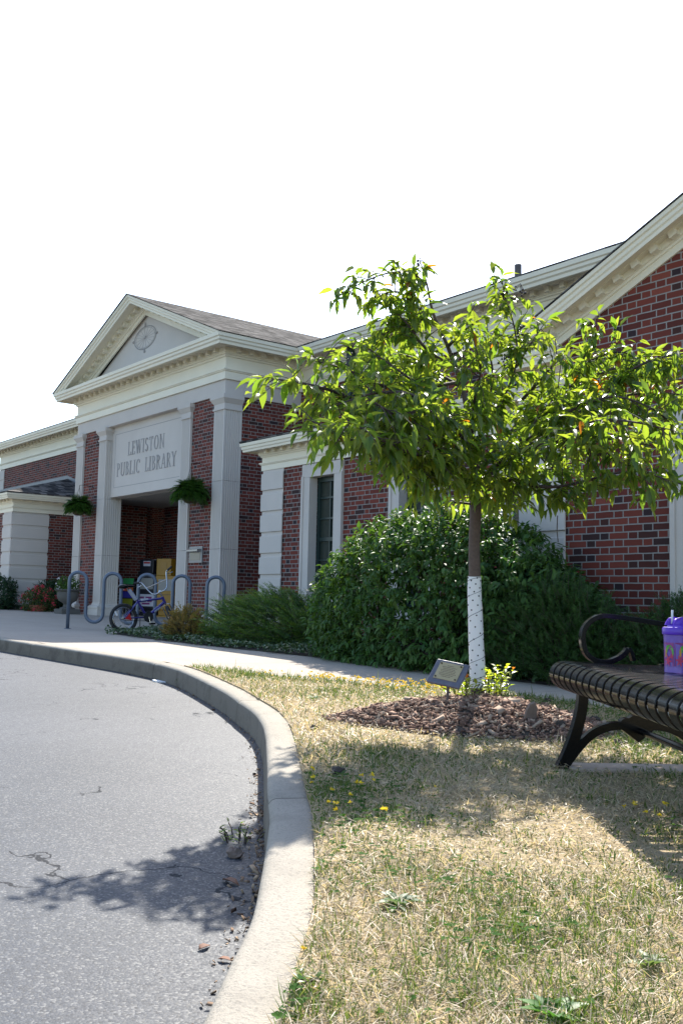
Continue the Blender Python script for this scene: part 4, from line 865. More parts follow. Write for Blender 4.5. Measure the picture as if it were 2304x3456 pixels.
# ------------------------------------------------------------------ ivy and other ground cover
def inpoly(P, poly):
    x, y = P[:, 0], P[:, 1]; r = np.zeros(len(P), bool); n = len(poly)
    for i in range(n):
        x1, y1 = poly[i]; x2, y2 = poly[(i+1)%n]; c = (y1 > y) != (y2 > y); r ^= c & (x < (x2-x1)*(y-y1)/((y2-y1) or 1e-9)+x1)
    return r
def GV(P): return GA+GB*P[:, 0]+GC*P[:, 1]
def cover(name, label, cat, poly, box, n, h, L, cA, cB, mat):
    P = np.column_stack([nr.uniform(box[0], box[1], n), nr.uniform(box[2], box[3], n)])
    jit = np.column_stack([np.sin(P[:, 1]*9+P[:, 0]*5), np.sin(P[:, 0]*8)])*.06; P = P[inpoly(P+jit, poly)]; n = len(P)
    hh = h*(.45+.55*(.5+.5*np.sin(P[:, 0]*5.1+1.3)*np.sin(P[:, 1]*6.3)))*nr.random(n)**.6
    Q = np.column_stack([P, GV(P)+.015+hh]); D = unit(rdir(n)*np.array([1,1,.35])+np.array([0,-.15,-.05])); N = np.array([0,0,1])+nr.normal(size=(n, 3))*.38; l = L*nr.uniform(.6,1.25,n)
    V, F = cards(Q, D, N, l, l*.62, LEAF); return tag(np_obj(name, V, F, mat, None, rep(mixcol(n, cA, cB), LEAF)), label, cat, kind='stuff')
bedF = [(-13.36,6.26),(-12,6.20),(-10.6,6.26),(-9.5,6.40),(-8.1,6.53),(-7.1,6.56),(-6.3,6.50),(-5.3,6.56),(-4.3,6.74),(-2,7.0),(-2,7.6),(-6.6,8.4),(-13.2,8.8),(-14.0,8.6),(-13.8,7.4)]
cover('ivy_cover', 'variegated green ivy covering the bed along the walk below the shrubs', 'ivy', bedF, (-14.1,-2,6.1,8.8), 46000, .11, .046, (.030,.080,.034), (.085,.140,.060), m_ivy)
cover('ivy_cover', 'dark green ivy strip in front of the left corner stones', 'ivy', bedB, (-28,-22.4,8.1,10.5), 11000, .12, .06, (.022,.058,.026), (.050,.095,.036), m_ivy)

# ------------------------------------------------------------------ lawn grass
def fbm(P, s, seed=0):
    r = np.random.default_rng(seed); v = np.zeros(len(P))
    for o in range(5):
        for _ in range(3): k = r.normal(size=2)*s*1.9**o; v += np.sin(P @ k+r.uniform(0, 6.3))/(1.6**o)
    return v/3.5
green_spots = [((-2.85,2.25),.28,1.0),((-2.45,2.05),.22,1.0),((-1.75,1.75),.24,.55),((-1.45,1.62),.22,.5),((-1.2,1.35),.2,.3),((-1.45,1.02),.10,.8),((-2.1,1.75),.25,.5),((-6.6,4.4),.5,.7),((-5.4,4.6),.55,.85),((-4.6,5.3),.5,.9),((-3.6,5.2),.6,.9),((-2.9,4.6),.5,.6),((-2.4,3.9),.45,.7),((-1.6,3.0),.4,.6),((-1.2,2.3),.3,.5),((-3.3,2.9),.3,.3)]
def greenness(P):
    g = .15+.26*fbm(P, 1.6, 3)+.20*fbm(P, 7, 5)
    for c, r_, a in green_spots: g += a*.8*np.exp(-((P[:, 0]-c[0])**2+(P[:, 1]-c[1])**2)/(r_*r_))
    return np.clip(g, 0, 1)
MV = np.vectorize(mound)
def scatter(n, dmin, dmax):
    r_ = np.sqrt(nr.uniform(dmin**2, dmax**2, n)); a = nr.uniform(R(-82), R(-8), n); P = np.column_stack([np.sin(a)*r_, np.cos(a)*r_])
    P = P[inpoly(P, lawn_poly)]; return P
sect = .5*(R(74))
def dens(d0, d1, k): return int(k*sect*(d1*d1-d0*d0))
Ps = np.concatenate([scatter(dens(a, b, k), a, b) for a, b, k in ((1.0,1.9,21000),(1.9,2.7,15000),(2.7,3.8,9500),(3.8,5.5,5500),(5.5,9,3200))])
mk = MV(Ps[:, 0], Ps[:, 1]); pv = Ps-np.array([BF.x, BF.y]); pa, pl2 = pv @ np.array([.6,.8]), pv @ np.array([.8,-.6]); Ps = Ps[(mk > 1.0+.05*nr.normal(size=len(Ps))) & ~((pa > .045) & (pa < .76) & (pl2 > -.03) & (pl2 < .14))]; n = len(Ps); print('blades', n)
dist = np.linalg.norm(Ps, axis=1); g = greenness(Ps); isg = nr.random(n) < (.05+.72*g)
edge = np.clip(1-np.abs((Ps[:, 1]-np.interp(Ps[:, 0], [p[0] for p in Ledge[::-1]], [p[1] for p in Ledge[::-1]])))/.5, 0, 1)
isg |= nr.random(n) < edge*.75
lean = np.where(isg, nr.uniform(.15, 1.0, n), nr.uniform(.8, 4.2, n)); az = nr.uniform(0, 6.283, n)
D = unit(np.column_stack([np.cos(az)*lean, np.sin(az)*lean, np.ones(n)])); L = np.where(isg, nr.uniform(.022,.062,n), nr.uniform(.025,.060,n))*(.8+.5*np.clip(fbm(Ps, 3, 9), -1, 1))*(1+.55*edge)
tall = nr.random(n) < .006; L[tall] *= 2.0; D[tall, 2] += 1.2
W = np.where(isg, .0030, .0023)*np.clip(dist/2.4, .85, 1.9)
Q = np.column_stack([Ps, GV(Ps)+.008+np.where(isg, 0, nr.uniform(0,.022,n))])
c = np.where(isg[:, None], mixcol(n, (.055,.115,.022), (.135,.175,.045)), mixcol(n, (.27,.22,.15), (.54,.46,.34)))
V, F = cards(Q, D, np.column_stack([nr.normal(size=n)*.4, nr.normal(size=n)*.4, np.ones(n)]), L, W, BLD)
tag(np_obj('grass', V, F, m_grass, None, rep(c, BLD)), 'dry tan and patchy green grass blades of the lawn', 'grass', kind='stuff')
m_clover = foliage_mat('clover_leaf', .35, .85, (1.5,1.5,.7), .08)
# clover-like ground leaves in the green patches
Pc = np.concatenate([np.column_stack([nr.normal(c_[0], r_*.55, int(650*r_*a)), nr.normal(c_[1], r_*.55, int(650*r_*a))]) for c_, r_, a in green_spots])
Pc = Pc[inpoly(Pc, lawn_poly)]; Pc = Pc[MV(Pc[:, 0], Pc[:, 1]) > 1.02]; n = len(Pc); k3 = np.repeat(np.arange(n), 3); az = np.repeat(nr.uniform(0, 6.283, n), 3)+np.tile([0, 2.09, 4.19], n)
D = np.column_stack([np.cos(az), np.sin(az), np.full(3*n, .25)]); Q = np.column_stack([Pc, GV(Pc)+nr.uniform(.015,.05,n)])[k3]
l = np.repeat(nr.uniform(.008,.016,n), 3); V, F = cards(Q, D, np.array([0,0,1])+nr.normal(size=Q.shape)*.3, l, l*.8, LEAF)
tag(np_obj('clover', V, F, m_clover, None, rep(mixcol(n, (.035,.095,.018), (.065,.135,.030))[k3], LEAF)), 'small clover leaves spreading through the green patches of the lawn', 'clover', kind='stuff')
# yellow trefoil flowers
def flowers(name, label, spots, col, z0, z1, sz):
    Pf = np.concatenate([np.column_stack([nr.normal(x, sx, m_), nr.normal(y, sy, m_)]) for x, y, sx, sy, m_ in spots]); Pf = Pf[inpoly(Pf, lawn_poly)]; n = len(Pf); k5 = np.repeat(np.arange(n), 7)
    D = rdir(7*n)*np.array([1,1,.6])+np.array([0,0,.5]); Q = np.column_stack([Pf, GV(Pf)+nr.uniform(z0, z1, n)])[k5]; l = np.repeat(sz*nr.uniform(.7,1.2,n), 7)
    V, F = cards(Q, D, rdir(7*n)+np.array([0,0,1]), l, l*.75, LEAF); return tag(np_obj(name, V, F, m_flower, None, rep(mixcol(n, *col)[k5], LEAF)), label, 'flowers', kind='stuff')
flowers('yellow_flowers', 'tiny yellow trefoil flowers scattered along the walk edge and beside the kerb', [(-6.2,4.80,.16,.06,60),(-5.85,4.97,.16,.07,65),(-5.5,5.15,.15,.10,60),(-5.1,4.95,.3,.18,40),(-6.6,4.55,.3,.08,25),(-2.75,2.3,.13,.11,12),(-2.45,2.0,.08,.08,6),(-1.98,2.82,.05,.05,6),(-1.52,1.12,.02,.015,2),(-1.55,1.03,.02,.015,2)], ((.66,.50,.02),(.78,.64,.04)), .04, .08, .013)
# broad-leaved weeds
def rosette(p, r_, nleaf, label, cA, cB, name='broadleaf_weed'):
    o = empty(name, p, label, 'weed'); P, D, N = [], [], []
    for i in range(nleaf): a = 6.283*i/nleaf+rnd.uniform(-.3,.3); P.append((0,0,.004)); D.append((math.cos(a), math.sin(a), rnd.uniform(.15,.8))); N.append((0,0,1))
    P, D, N = np.array(P), np.array(D), np.array(N, float); l = r_*nr.uniform(.7,1.1,nleaf); V, F = cards(P, D, N, l, l*.42, LEAF); np_obj('leaves', V, F, m_grass, o, rep(mixcol(nleaf, cA, cB), LEAF)); return o
def gpt(px, py, off=.012): d = ray(px, py); s = (GA+off)/(d.z-GB*d.x-GC*d.y); return d*s
rosette(gpt(1340,3062), .065, 12, 'grey green broadleaf weed rosette in the dry grass near the kerb', (.08,.14,.065), (.12,.19,.09))
rosette(gpt(1870,3452), .08, 9, 'bright green broadleaf weed at the bottom edge of the lawn', (.06,.17,.03), (.09,.22,.04))
rosette(gpt(1062,2365), .07, 8, 'upright green broadleaf weed in the grass near the walk', (.06,.14,.03), (.08,.17,.03))
rosette(gpt(2190,3270), .05, 7, 'pale grass tuft weed low at the right edge of the lawn', (.09,.15,.05), (.13,.19,.07))
rosette(gpt(1150,2625), .05, 6, 'dark dock leaf at the kerb edge in the tree shadow', (.05,.10,.03), (.07,.13,.03))
def lump(px, py, r_, name, label, cat, mat, off=.012):
    mb = MB(); mb.ball((0,0,r_*.45), r_, 10, 7, (1.15, .85, .62)); o = mb.build(name, mat)
    for v in o.data.vertices: v.co *= 1+.4*(rnd.random()-.5)
    o.location = gpt(px, py, off); return tag(o, label, cat)
lump(2085,2518,.030,'soil_clod','dark brown lump lying on the grass under the bench','clod',m_soil)
lump(1058,2462,.022,'soil_clod','small brown lump in the dry grass beside the kerb','clod',m_soil)
lump(1140,2616,.030,'stone','flat grey stone at the lawn edge beside the kerb','stone',m_soil)
m_leafbr = plain('dry_leaf_brown', (.16,.075,.045), .8, var=.3)
lump(790,2893,.028,'stone','weathered grey brown stone in the gutter by the kerb','stone',m_wood,-.15)
# gutter debris
i0 = [i for i, p in enumerate(arris) if -9.0 < p.x < -.9]; pts = []
for _ in range(1300):
    i = rnd.choice(i0[:-1]); p = arris[i].lerp(arris[i+1], rnd.random()); n = rnorm(arris, i); o = abs(rnd.gauss(0, .035)) + .006; w = .8 if p.x > -3.6 else .3
    if rnd.random() < w: q = p+n*o; pts.append((q.x, q.y, G(q.x, q.y)-.15+rnd.uniform(.001,.01)))
pts = np.array(pts); n = len(pts); L = nr.gamma(2, .0042, n)+.004; c = mixcol(n, (.12,.07,.05), (.40,.29,.19))
tag(chips('leaf_litter', pts, np.stack([L, L*nr.uniform(.2,.6,n), np.full(n,.0015)], 1), c), 'dry brown leaf litter and chips gathered in the gutter along the kerb', 'litter', kind='stuff')
def gleaf(px, py, L, rot, name, label, mat, off=-.145):
    V, F = cards(np.zeros((1,3)), np.array([[math.cos(rot), math.sin(rot), .12]]), np.array([[.1,.1,1.]]), L, L*.5, LEAF); o = np_obj(name, V, F, mat, None, np.zeros((8,3))); 
    sd = o.modifiers.new('thick', 'SOLIDIFY'); sd.thickness = .001; o.location = gpt(px, py, off); return tag(o, label, 'leaf')
gleaf(750,2968,.075,.2,'fallen_leaf','reddish brown dead leaf lying on the asphalt beside the kerb',m_leafbr); gleaf(670,3205,.045,1.9,'fallen_leaf','small curled brown leaf alone on the asphalt near the kerb',m_leafbr); gleaf(735,3235,.04,.6,'fallen_leaf','orange brown leaf touching the kerb low in the picture',m_leafbr)
mb = MB(); mb.ext([(-.07,0),(-.03,.03),(.02,.02),(.07,.035),(.08,0),(.03,-.03),(-.03,-.025)], (0,0,0), (1,0,0), (0,1,0), (0,0,1), 0, .012); o = mb.build('paper_scrap', m_white); o.location = gpt(537,2302,-.149); o.rotation_euler = (.1,.12,.6); tag(o, 'crumpled white paper scrap on the asphalt at the kerb', 'paper')
# weeds growing at the foot of the kerb
clump('gutter_weed', 'thin green weed sprouting at the foot of the kerb in the tree shadow', 'weed', gpt(812,2838,-.15), 12, .07, .08, (.05,.10,.025), (.08,.13,.03), .028, .28, m_leaf)
clump('gutter_weed', 'tiny green weed at the foot of the far kerb joint', 'weed', gpt(610,2318,-.15), 8, .10, .05, (.05,.10,.025), (.08,.13,.03), .026, .3, m_leaf)
clump('gutter_weed', 'small clump of green weed on the bottom right lip of the kerb', 'weed', gpt(1010,3340,.01), 8, .03, .03, (.06,.12,.025), (.10,.16,.03), .022, .5, m_leaf)

# ------------------------------------------------------------------ bike rack
RB = Vector((-14.72, 6.25, G(-14.72, 6.25))); rack = empty('bike_rack', RB, 'grey blue looping wave bike rack standing on the shaded concrete', 'bike rack')
rd = Vector((.585, .81, 0)).normalized(); pl_ = .268; rad_ = pl_/2; top, bot_ = .885-rad_, .115+rad_; pts = [Vector((0,0,-.02))]; x = 0
for k in range(5):
    for i in range(13): a = math.pi-math.pi*i/12; pts.append(rd*(x+rad_+rad_*math.cos(a))+Vector((0,0,top+rad_*math.sin(a))))
    x += pl_
    if k < 4:
        for i in range(13): a = math.pi+math.pi*i/12; pts.append(rd*(x+rad_+rad_*math.cos(a))+Vector((0,0,bot_+rad_*math.sin(a))))
        x += pl_
pts.append(rd*x+Vector((0,0,-.02)))
for p in pts: p.z += GB*p.x+GC*p.y
mb = MB(); mb.tube(pts, .0275, 14); mb.build('wave_tube', m_rack, rack, smooth=True)
for q in (0, x): mb = MB(); mb.lathe([(0,-.01),(.055,-.01),(.055,.008),(0,.008)], 16, (rd.x*q, rd.y*q, (GB*rd.x+GC*rd.y)*q)); mb.build('floor_flange', m_rack, rack)

# ------------------------------------------------------------------ child's bicycle
m_blue = plain('blue_frame_paint', (.022,.015,.17), .3, coat=.6); m_pad = plain('white_pad', (.30,.32,.38), .6, var=.2, scale=30); m_red = plain('red_reflector', (.45,.02,.02), .3)
bw = at_d(418, 2121, 14.4); bw.z = G(bw.x, bw.y)
hd = math.atan2(1.0, .05); bike = empty('bicycle', bw, 'small blue bicycle with chrome high handlebars leaning on its kickstand at the rack', 'bicycle', rz=hd)
LN = Matrix.Rotation(R(-5), 4, 'X'); WR = .222; WBASE = .80
def part(mb, name, mat, parent=bike, T=None, **k):
    for i, v in enumerate(mb.v): mb.v[i] = LN @ ((T @ v) if T else v)
    return mb.build(name, mat, parent, **k)
def wheel(c, T=None, par=bike):
    mb = MB(); mb.torus(c, WR-.026, .026, (0,1,0), 40, 10); w = part(mb, 'wheel', m_rubber, par, T, smooth=True)
    mb = MB(); mb.torus(c, WR-.058, .012, (0,1,0), 40, 8); part(mb, 'rim', m_steel, w, T, smooth=True)
    mb = MB()
    for i in range(28):
        a = 2*math.pi*i/28; s = 1 if i % 2 else -1; mb.tube([Vector(c)+Vector((math.cos(a+.5*s)*.018, s*.03, math.sin(a+.5*s)*.018)), Vector(c)+Vector((math.cos(a)*(WR-.06), 0, math.sin(a)*(WR-.06)))], .0011, 4)
    part(mb, 'spokes', m_steel, w, T); mb = MB(); mb.tube([Vector(c)+Vector((0,-.05,0)), Vector(c)+Vector((0,.05,0))], .016, 10); part(mb, 'hub', m_black, w, T); return w
wr = wheel((0,0,WR)); mb = MB(); mb.box(-.16,-.10,-.012,-.004,WR-.012,WR+.012); mb.T = Matrix.Identity(4)
mb = MB(); c0 = Vector((-.125,-.008,WR+.075)); mb.ext([(-.012,-.04),(.012,-.04),(.012,.04),(-.012,.04)], c0, (.85,0,.5), (-.5,0,.85), (0,-1,0), 0, .008); part(mb, 'spoke_reflector', m_white, wr)
ax, bb = Vector((0,0,WR)), Vector((.37,0,.245)); sc_, ht, hb = Vector((.215,0,.475)), Vector((.615,0,.555)), Vector((.665,0,.455))
mb = MB(); mb.tube([sc_+Vector((-.01,0,.03)), bb], .017, 12); mb.tube([sc_, ht.lerp(hb,.25)], .018, 12); mb.tube([bb, ht.lerp(hb,.8)], .022, 12); mb.tube([ht, hb], .022, 14)
for s in (-1, 1):
    mb.tube([sc_+Vector((0,s*.012,-.01)), ax+Vector((0,s*.055,0))], .009, 8); mb.tube([bb+Vector((0,s*.015,0)), ax+Vector((0,s*.055,0))], .010, 8)
mb.tube([bb+Vector((0,-.045,0)), bb+Vector((0,.045,0))], .022, 14); fr = part(mb, 'frame', m_blue, smooth=True, auto=40)
mb = MB(); mb.tube([sc_.lerp(ht,.13), sc_.lerp(ht,.42)], .0195, 10); part(mb, 'frame_decal', m_pad, fr, smooth=True, auto=40); mb = MB(); mb.tube([bb.lerp(hb,.38), bb.lerp(hb,.72)], .0235, 10); part(mb, 'frame_decal', m_pad, fr, smooth=True, auto=40)
mb = MB(); mb.ball((-.005,0,.690), .085, 14, 8, (.95,.95,.42)); mb.ball((.09,0,.70), .05, 12, 8, (2.1,.5,.42)); part(mb, 'saddle', m_black, smooth=True)
mb = MB(); mb.tube([sc_+Vector((-.01,0,.03)), Vector((.045,0,.675))], .0125, 10); part(mb, 'seat_post', m_steel, smooth=True, auto=40)
mb = MB(); mb.tube([Vector((.195,0,.50)), Vector((.085,0,.645))], .030, 10); part(mb, 'seat_pad', m_pad, smooth=True, auto=40)
mb = MB(); mb.lathe([(.0,-.004),(.062,-.004),(.066,0),(.062,.004),(0,.004)], 28); mb.v = [Matrix.Rotation(R(90),4,'X') @ v+bb+Vector((0,-.055,0)) for v in mb.v]; mb.torus(bb+Vector((0,-.058,0)), .072, .007, (0,1,0), 28, 6); cr_ = part(mb, 'chainring', plain('dark_chain_guard', (.035,.035,.038), .4, .5), smooth=True, auto=40)
mb = MB(); ce = bb+Vector((.025,-.075,-.105)); mb.tube([bb+Vector((0,-.07,0)), ce], .009, 8); ce2 = bb+Vector((-.025,.075,.105)); mb.tube([bb+Vector((0,.07,0)), ce2], .009, 8); crk = part(mb, 'crank', m_steel, smooth=True, auto=40)
for e, s in ((ce,-1),(ce2,1)):
    mb = MB(); y = sorted((e.y+s*.01, e.y+s*.09)); mb.box(e.x-.035, e.x+.04, y[0], y[1], e.z-.012, e.z+.012); part(mb, 'pedal', m_black, crk, bevel=.004)
mb = MB(); mb.tube([bb+Vector((0,-.052,.062)), ax+Vector((0,-.045,.028))], .004, 6); mb.tube([bb+Vector((0,-.052,-.062)), ax+Vector((0,-.045,-.028))], .004, 6); part(mb, 'chain', m_black)
mb = MB(); mb.tube([bb+Vector((-.10,.02,-.005)), bb+Vector((-.09,.055,-.248))], .0055, 6); part(mb, 'kickstand', m_black)
mb = MB(); mb.ext([(-.03,-.022),(.03,-.022),(.03,.022),(-.03,.022)], Vector((.03,-.0,.655)), (0,1,0), (.5,0,.85), (-1,0,.5), 0, .015); part(mb, 'rear_reflector', m_red)
mb = MB(); mb.ext([(-.05,-.03),(.06,-.05),(.03,.05)], Vector((.04,-.064,WR+.02)), (1,0,0), (0,0,1), (0,-1,0), 0, .004); part(mb, 'axle_guard', m_red)
# fork, front wheel and bars turn together about the raked steering axis
sa = (ht-hb).normalized(); TS = Matrix.Translation(hb) @ Matrix.Rotation(R(62), 4, sa) @ Matrix.Translation(-hb)
fa = Vector((WBASE-.02,0,WR))
mb = MB(); crw = hb-sa*.02
for s in (-1, 1): mb.tube([crw+Vector((0,s*.012,0)), crw+Vector((0,s*.058,-.012)), crw.lerp(fa,.5)+Vector((.0,s*.058,0)), fa+Vector((0,s*.055,0))], .011, 8)
mb.tube([crw, hb], .016, 10); fk = part(mb, 'fork', m_steel, bike, TS, smooth=True, auto=40)
wheel(fa, TS)
st = ht+sa*.085; mb = MB(); mb.tube([ht-sa*.0, st], .0135, 10); cl_ = st+Vector((.035,0,.005)); mb.tube([st, cl_], .02, 10); part(mb, 'stem', m_steel, bike, TS, smooth=True, auto=40)
hbp = [(-.02,.29,.285),(-.015,.225,.262),(0,.195,.235),(.0,.135,.05),(0,.085,.0),(0,.04,-.004)]
L_ = [cl_+Vector(p) for p in hbp]; R_ = [cl_+Vector((x,-y,z)) for x,y,z in hbp][::-1]
mb = MB(); mb.tube(catmull([tuple(p) for p in L_+R_], 5), .0105, 10); mb.tube([cl_+Vector((0,.172,.145)), cl_+Vector((0,-.172,.145))], .008, 8); hbar = part(mb, 'handlebar', m_steel, bike, TS, smooth=True, auto=40)
for s in (-1, 1):
    mb = MB(); a, b = cl_+Vector((-.02,s*.29,.285)), cl_+Vector((-.016,s*.225,.264)); mb.tube([a+(a-b)*.35, b], .0165, 12); part(mb, 'grip', m_rubber, hbar, TS, smooth=True, auto=40)
    mb = MB(); e = cl_+Vector((.0,s*.20,.25)); mb.tube([e, e+Vector((.035,s*.02,-.02)), e+Vector((.04,s*.09,-.02))], .0055, 6); part(mb, 'brake_lever', m_steel, hbar, TS)

# ------------------------------------------------------------------ hanging fern baskets
def fern(mb_p, n, r0, droop):
    P, D, N, C, Ls = [], [], [], [], []
    for i in range(n):
        a = rnd.uniform(0, 6.283); el = rnd.uniform(.05, 1.5); L = r0*rnd.uniform(.75, 1.15); d = Vector((math.cos(a)*math.cos(el), math.sin(a)*math.cos(el), math.sin(el))); p = Vector((math.cos(a)*.05, math.sin(a)*.05, .02)); k = 13
        for j in range(k):
            d = (d+zdn*droop*(.08+.02*j)).normalized(); q = p+d*(L/k); s = d.cross(zdn).normalized(); w = (.075*math.sin(math.pi*min(1, (j+2)/(k+1)))+.012)*r0/.36
            for sg in (-1, 1):
                for h in (.25,.75): P.append(p.lerp(q, h)); D.append(s*sg+d*.45+zdn*.18); N.append(Vector((0,0,1))+s*.2); Ls.append(w*rnd.uniform(.85,1.15))
            p = q
    return [np.array([list(x) for x in z]) for z in (P, D, N)]+[np.array(Ls)]
m_fern = foliage_mat('fern_leaf', .3, .45)
def basket(px, py, Y, label, r0, hook):
    p = at_y(px, py, Y); o = empty('hanging_basket', p, label, 'fern basket', 'fern baskets hanging at the porch')
    mb = MB(); prof = [(.0,-.15),(.07,-.148),(.115,-.12),(.145,-.07),(.157,0),(.162,.012),(.15,.014),(.14,-.01),(0,-.01)]; mb.lathe(prof, 22); mb.build('bowl', plain('coir_bowl', (.075,.042,.025), .9, var=.4, scale=50), o, smooth=True, auto=40)
    P, D, N, L = fern(mb, 190, r0, .80); V, F = cards(P, D, N, L, L*.34, DIA); np_obj('fern', V, F, m_fern, o, rep(mixcol(len(P), (.035,.105,.022), (.075,.165,.030)), DIA))
    mb = MB(); h = Vector((0, 0, hook))
    for i in range(3): a = 2.09*i+.4; mb.tube([Vector((math.cos(a)*.155, math.sin(a)*.155, 0)), h], .003, 5)
    mb.tube([h, h+Vector((0,0,.05)), h+Vector((0,.14,.07)), Vector((0, YP+.05-p.y, hook+.02))], .006, 6); mb.build('hanger', m_black, o); return o
basket(642, 1672, 9.22, 'large bright green fern basket hanging right of the porch opening', .40, .56)
basket(266, 1718, 9.22, 'smaller fern basket hanging at the left side of the porch', .36, .50)

# ------------------------------------------------------------------ urn and potted flowers by the porch
up0 = Vector((-21.45, 9.08, 0)); up0.z = G(up0.x, up0.y); urn = empty('stone_urn', up0, 'pale stone pedestal urn planted with white flowers beside the porch', 'urn')
mb = MB(); mb.box(-.22,.22,-.22,.22,-.05,.11); mb.lathe([(0,.11),(.17,.11),(.17,.135),(.10,.16),(.085,.21),(.11,.245),(.20,.30),(.235,.38),(.245,.47),(.235,.50),(.285,.525),(.30,.545),(.285,.555),(.22,.52),(0,.52)], 28)
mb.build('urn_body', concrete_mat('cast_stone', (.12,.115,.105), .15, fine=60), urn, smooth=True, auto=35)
P = rdir(700)*np.array([.30,.30,.24])*nr.random((700,1))**.4+np.array([0,0,.62]); P[:, 2] = np.maximum(P[:, 2], .5); l = nr.uniform(.04,.08,700); V, F = cards(P, rdir(700)+np.array([0,0,.3]), rdir(700)+np.array([0,0,1]), l, l*.45, LEAF); np_obj('leaves', V, F, m_shrub, urn, rep(mixcol(700, (.03,.08,.02), (.08,.14,.03)), LEAF))
P = rdir(40)*np.array([.28,.28,.22])+np.array([0,0,.66]); P = P[P[:, 2] > .56]; n = len(P); l = nr.uniform(.03,.055,n); V, F = cards(P, rdir(n)+np.array([0,-.6,.3]), rdir(n), l, l*.8, LEAF); np_obj('blossoms', V, F, m_flower, urn, rep(mixcol(n, (.55,.50,.55), (.8,.78,.78)), LEAF))
rp = Vector((-22.95, 9.0, -.10)); rp.z = G(rp.x, rp.y)-.12; pot = empty('flower_pot', rp, 'terracotta pot overflowing with red flowers in the left bed', 'flower pot')
mb = MB(); mb.lathe([(0,0),(.15,0),(.19,.20),(.21,.20),(.215,.26),(.19,.265),(0,.24)], 24); mb.build('pot', m_terra, pot, smooth=True, auto=35)
P = rdir(1500)*np.array([.41,.41,.34])*(1-.3*nr.random((1500,1))**2)+np.array([0,0,.36]); l = nr.uniform(.04,.07,1500); V, F = cards(P, rdir(1500)+np.array([0,0,-.1]), rdir(1500)+np.array([0,0,1]), l, l*.5, LEAF); np_obj('leaves', V, F, m_shrub, pot, rep(mixcol(1500, (.03,.07,.02), (.09,.10,.03)), LEAF))
ctr = rdir(60)*np.array([.43,.43,.36])+np.array([0,0,.36]); ctr = ctr[ctr[:, 2] > .06]; P = np.repeat(ctr, 9, axis=0)+nr.normal(size=(len(ctr)*9, 3))*.022; n = len(P); V, F = cards(P, rdir(n), rdir(n), np.full(n,.034), np.full(n,.028), LEAF); np_obj('blossoms', V, F, m_flower, pot, rep(mixcol(n, (.50,.03,.05), (.70,.07,.11)), LEAF))

# ------------------------------------------------------------------ newspaper boxes in the porch
def news(x, y, label, w, d, h, mat, ux, uh, ud=.30, win=True, rz=0):
    p = Vector((x, y, G(x, y))); o = empty('newspaper_box', p, label, 'newspaper box', rz=rz)
    mb = MB(); mb.box(-w/2, w/2, -d/2, d/2, .16, h); mb.box(-w/2+.06, w/2-.06, -d/2+.06, d/2-.06, .03, .16); mb.box(-w/2, w/2, -d/2, d/2, -.03, .03); mb.build('cabinet', mat, o, bevel=.012)
    mb = MB(); mb.box(ux-w*.38, ux+w*.38, -ud/2, ud/2, h+.002, uh); mb.build('coin_head', mat, o, bevel=.012)
    return o
yb = plain('yellow_enamel', (.30,.155,.008), .4); kb = plain('black_enamel', (.012,.014,.022), .35)
pn = plain('newsprint', (.30,.29,.27), .8, var=.2, scale=40); pn2 = plain('white_card', (.50,.50,.56), .7); mag = plain('purple_print', (.20,.04,.14), .7)
def news_face(o, d, items):
    for nm, x0, x1, z0, z1, mt, e in items: mb = MB(); mb.box(x0, x1, -d/2-e, -d/2-.0005, z0, z1); mb.build(nm, mt, o)
o1 = news(-21.02, 10.95, 'black newspaper box with a white card on its head inside the porch', .50, .42, .98, kb, -.05, 1.32, win=True, rz=R(28))
news_face(o1, .42, [('window', -.17, .19, .62, .88, pn, .004), ('poster', -.20, .22, .22, .50, pn2, .004)])
news_face(o1, .30, [('card', -.14, .06, 1.16, 1.28, pn2, .004)])
mb = MB()
for i, (a, b, z) in enumerate(((-.16,-.04,.40),(0,.17,.40),(-.14,.02,.32),(.05,.18,.32),(-.1,.12,.26))): mb.box(a, b, -.2165, -.2145, z, z+.045)
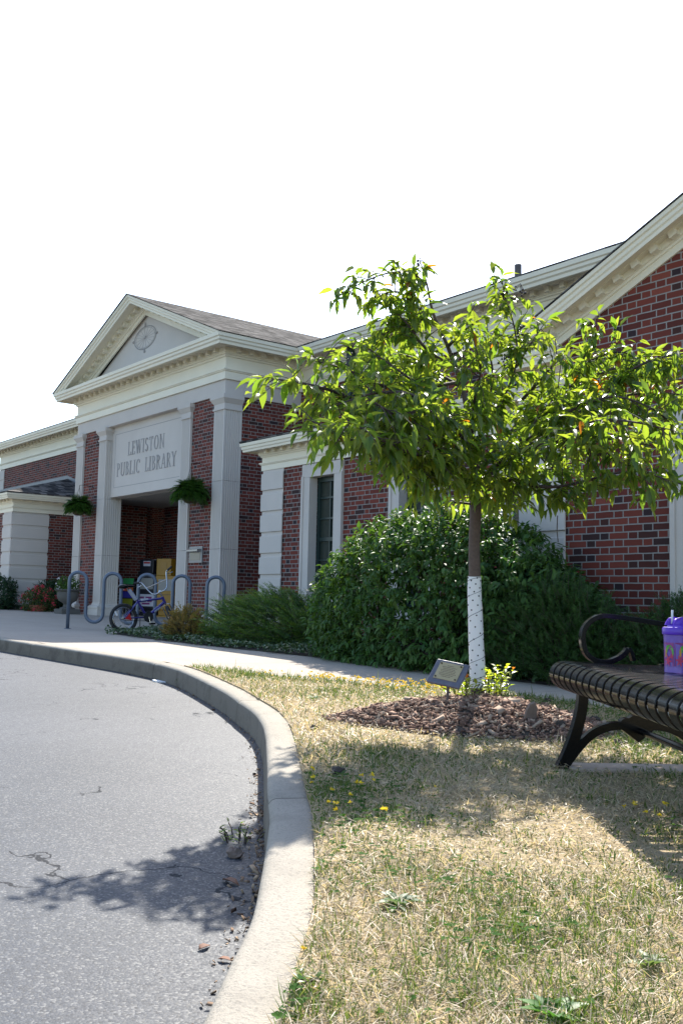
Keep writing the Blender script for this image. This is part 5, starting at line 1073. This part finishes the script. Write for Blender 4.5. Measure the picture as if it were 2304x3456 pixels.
mb.build('poster_print', mag, o1); mb = MB(); mb.box(-.13,.05,-.1565,-.1545,1.22,1.26); mb.build('card_print', plain('red_print', (.35,.03,.03), .7), o1)
o2 = news(-20.28, 11.05, 'yellow newspaper box with a tall coin head inside the porch', .52, .44, .94, yb, -.10, 1.34, rz=R(28))
news_face(o2, .44, [('window', -.18, .20, .60, .86, pn, .004), ('door_edge', -.24, .24, .505, .515, kb, .004)]); news_face(o2, .30, [('coin_plate', -.2, -.02, 1.10, 1.26, plain('coin_plate', (.30,.16,.02), .4), .004)])
o3p = Vector((-21.42, 10.62, 0)); o3p.z = G(o3p.x, o3p.y); o3 = empty('leaflet_rack', o3p, 'black leaflet rack with green, orange, blue and yellow sheets beside the newspaper boxes', 'leaflet rack', rz=R(28))
mb = MB(); mb.box(-.17,.17,-.10,.14,-.02,.86); mb.build('rack_body', kb, o3, bevel=.01)
for i, (z0, z1, c) in enumerate(((.72,.86,(.05,.40,.12)),(.56,.70,(.62,.14,.03)),(.40,.55,(.06,.06,.45)),(.20,.38,(.35,.36,.03)))):
    mb = MB(); mb.ext([(-.15,0),(.15,0),(.15,z1-z0),(-.15,z1-z0)], (0,-.115-.004*i,z0), (1,0,0), (0,.12,1), (0,-1,0), 0, .006); mb.build('leaflet', plain('leaflet_%d' % i, c, .7, var=.05), o3)

GRP = {'spreading_yew': 'dark yew shrubs along the library wall', 'burning_bush': 'broadleaf shrub mounds by the library wall', 'leafy_shrub': 'dark shrubs by the left wing', 'newspaper_box': 'newspaper boxes in the porch', 'bark_strip': 'bark strips on the mulch', 'soil_clod': 'clods of soil', 'broadleaf_weed': 'broadleaf weeds in the lawn', 'fallen_leaf': 'fallen leaves by the kerb', 'gutter_weed': 'weeds along the kerb', 'tree_suckers': 'suckers at the tree foot', 'stone': 'loose stones by the kerb'}
for o in sc.objects:
    b_ = o.name.split('.')[0]
    if o.parent is None and b_ in GRP and 'group' not in o: o['group'] = GRP[b_]
# lift everything so that the lawn under the camera is at height zero
for o in sc.objects:
    if o.parent is None and o.type in ('MESH', 'EMPTY'): o.location.z += CZ
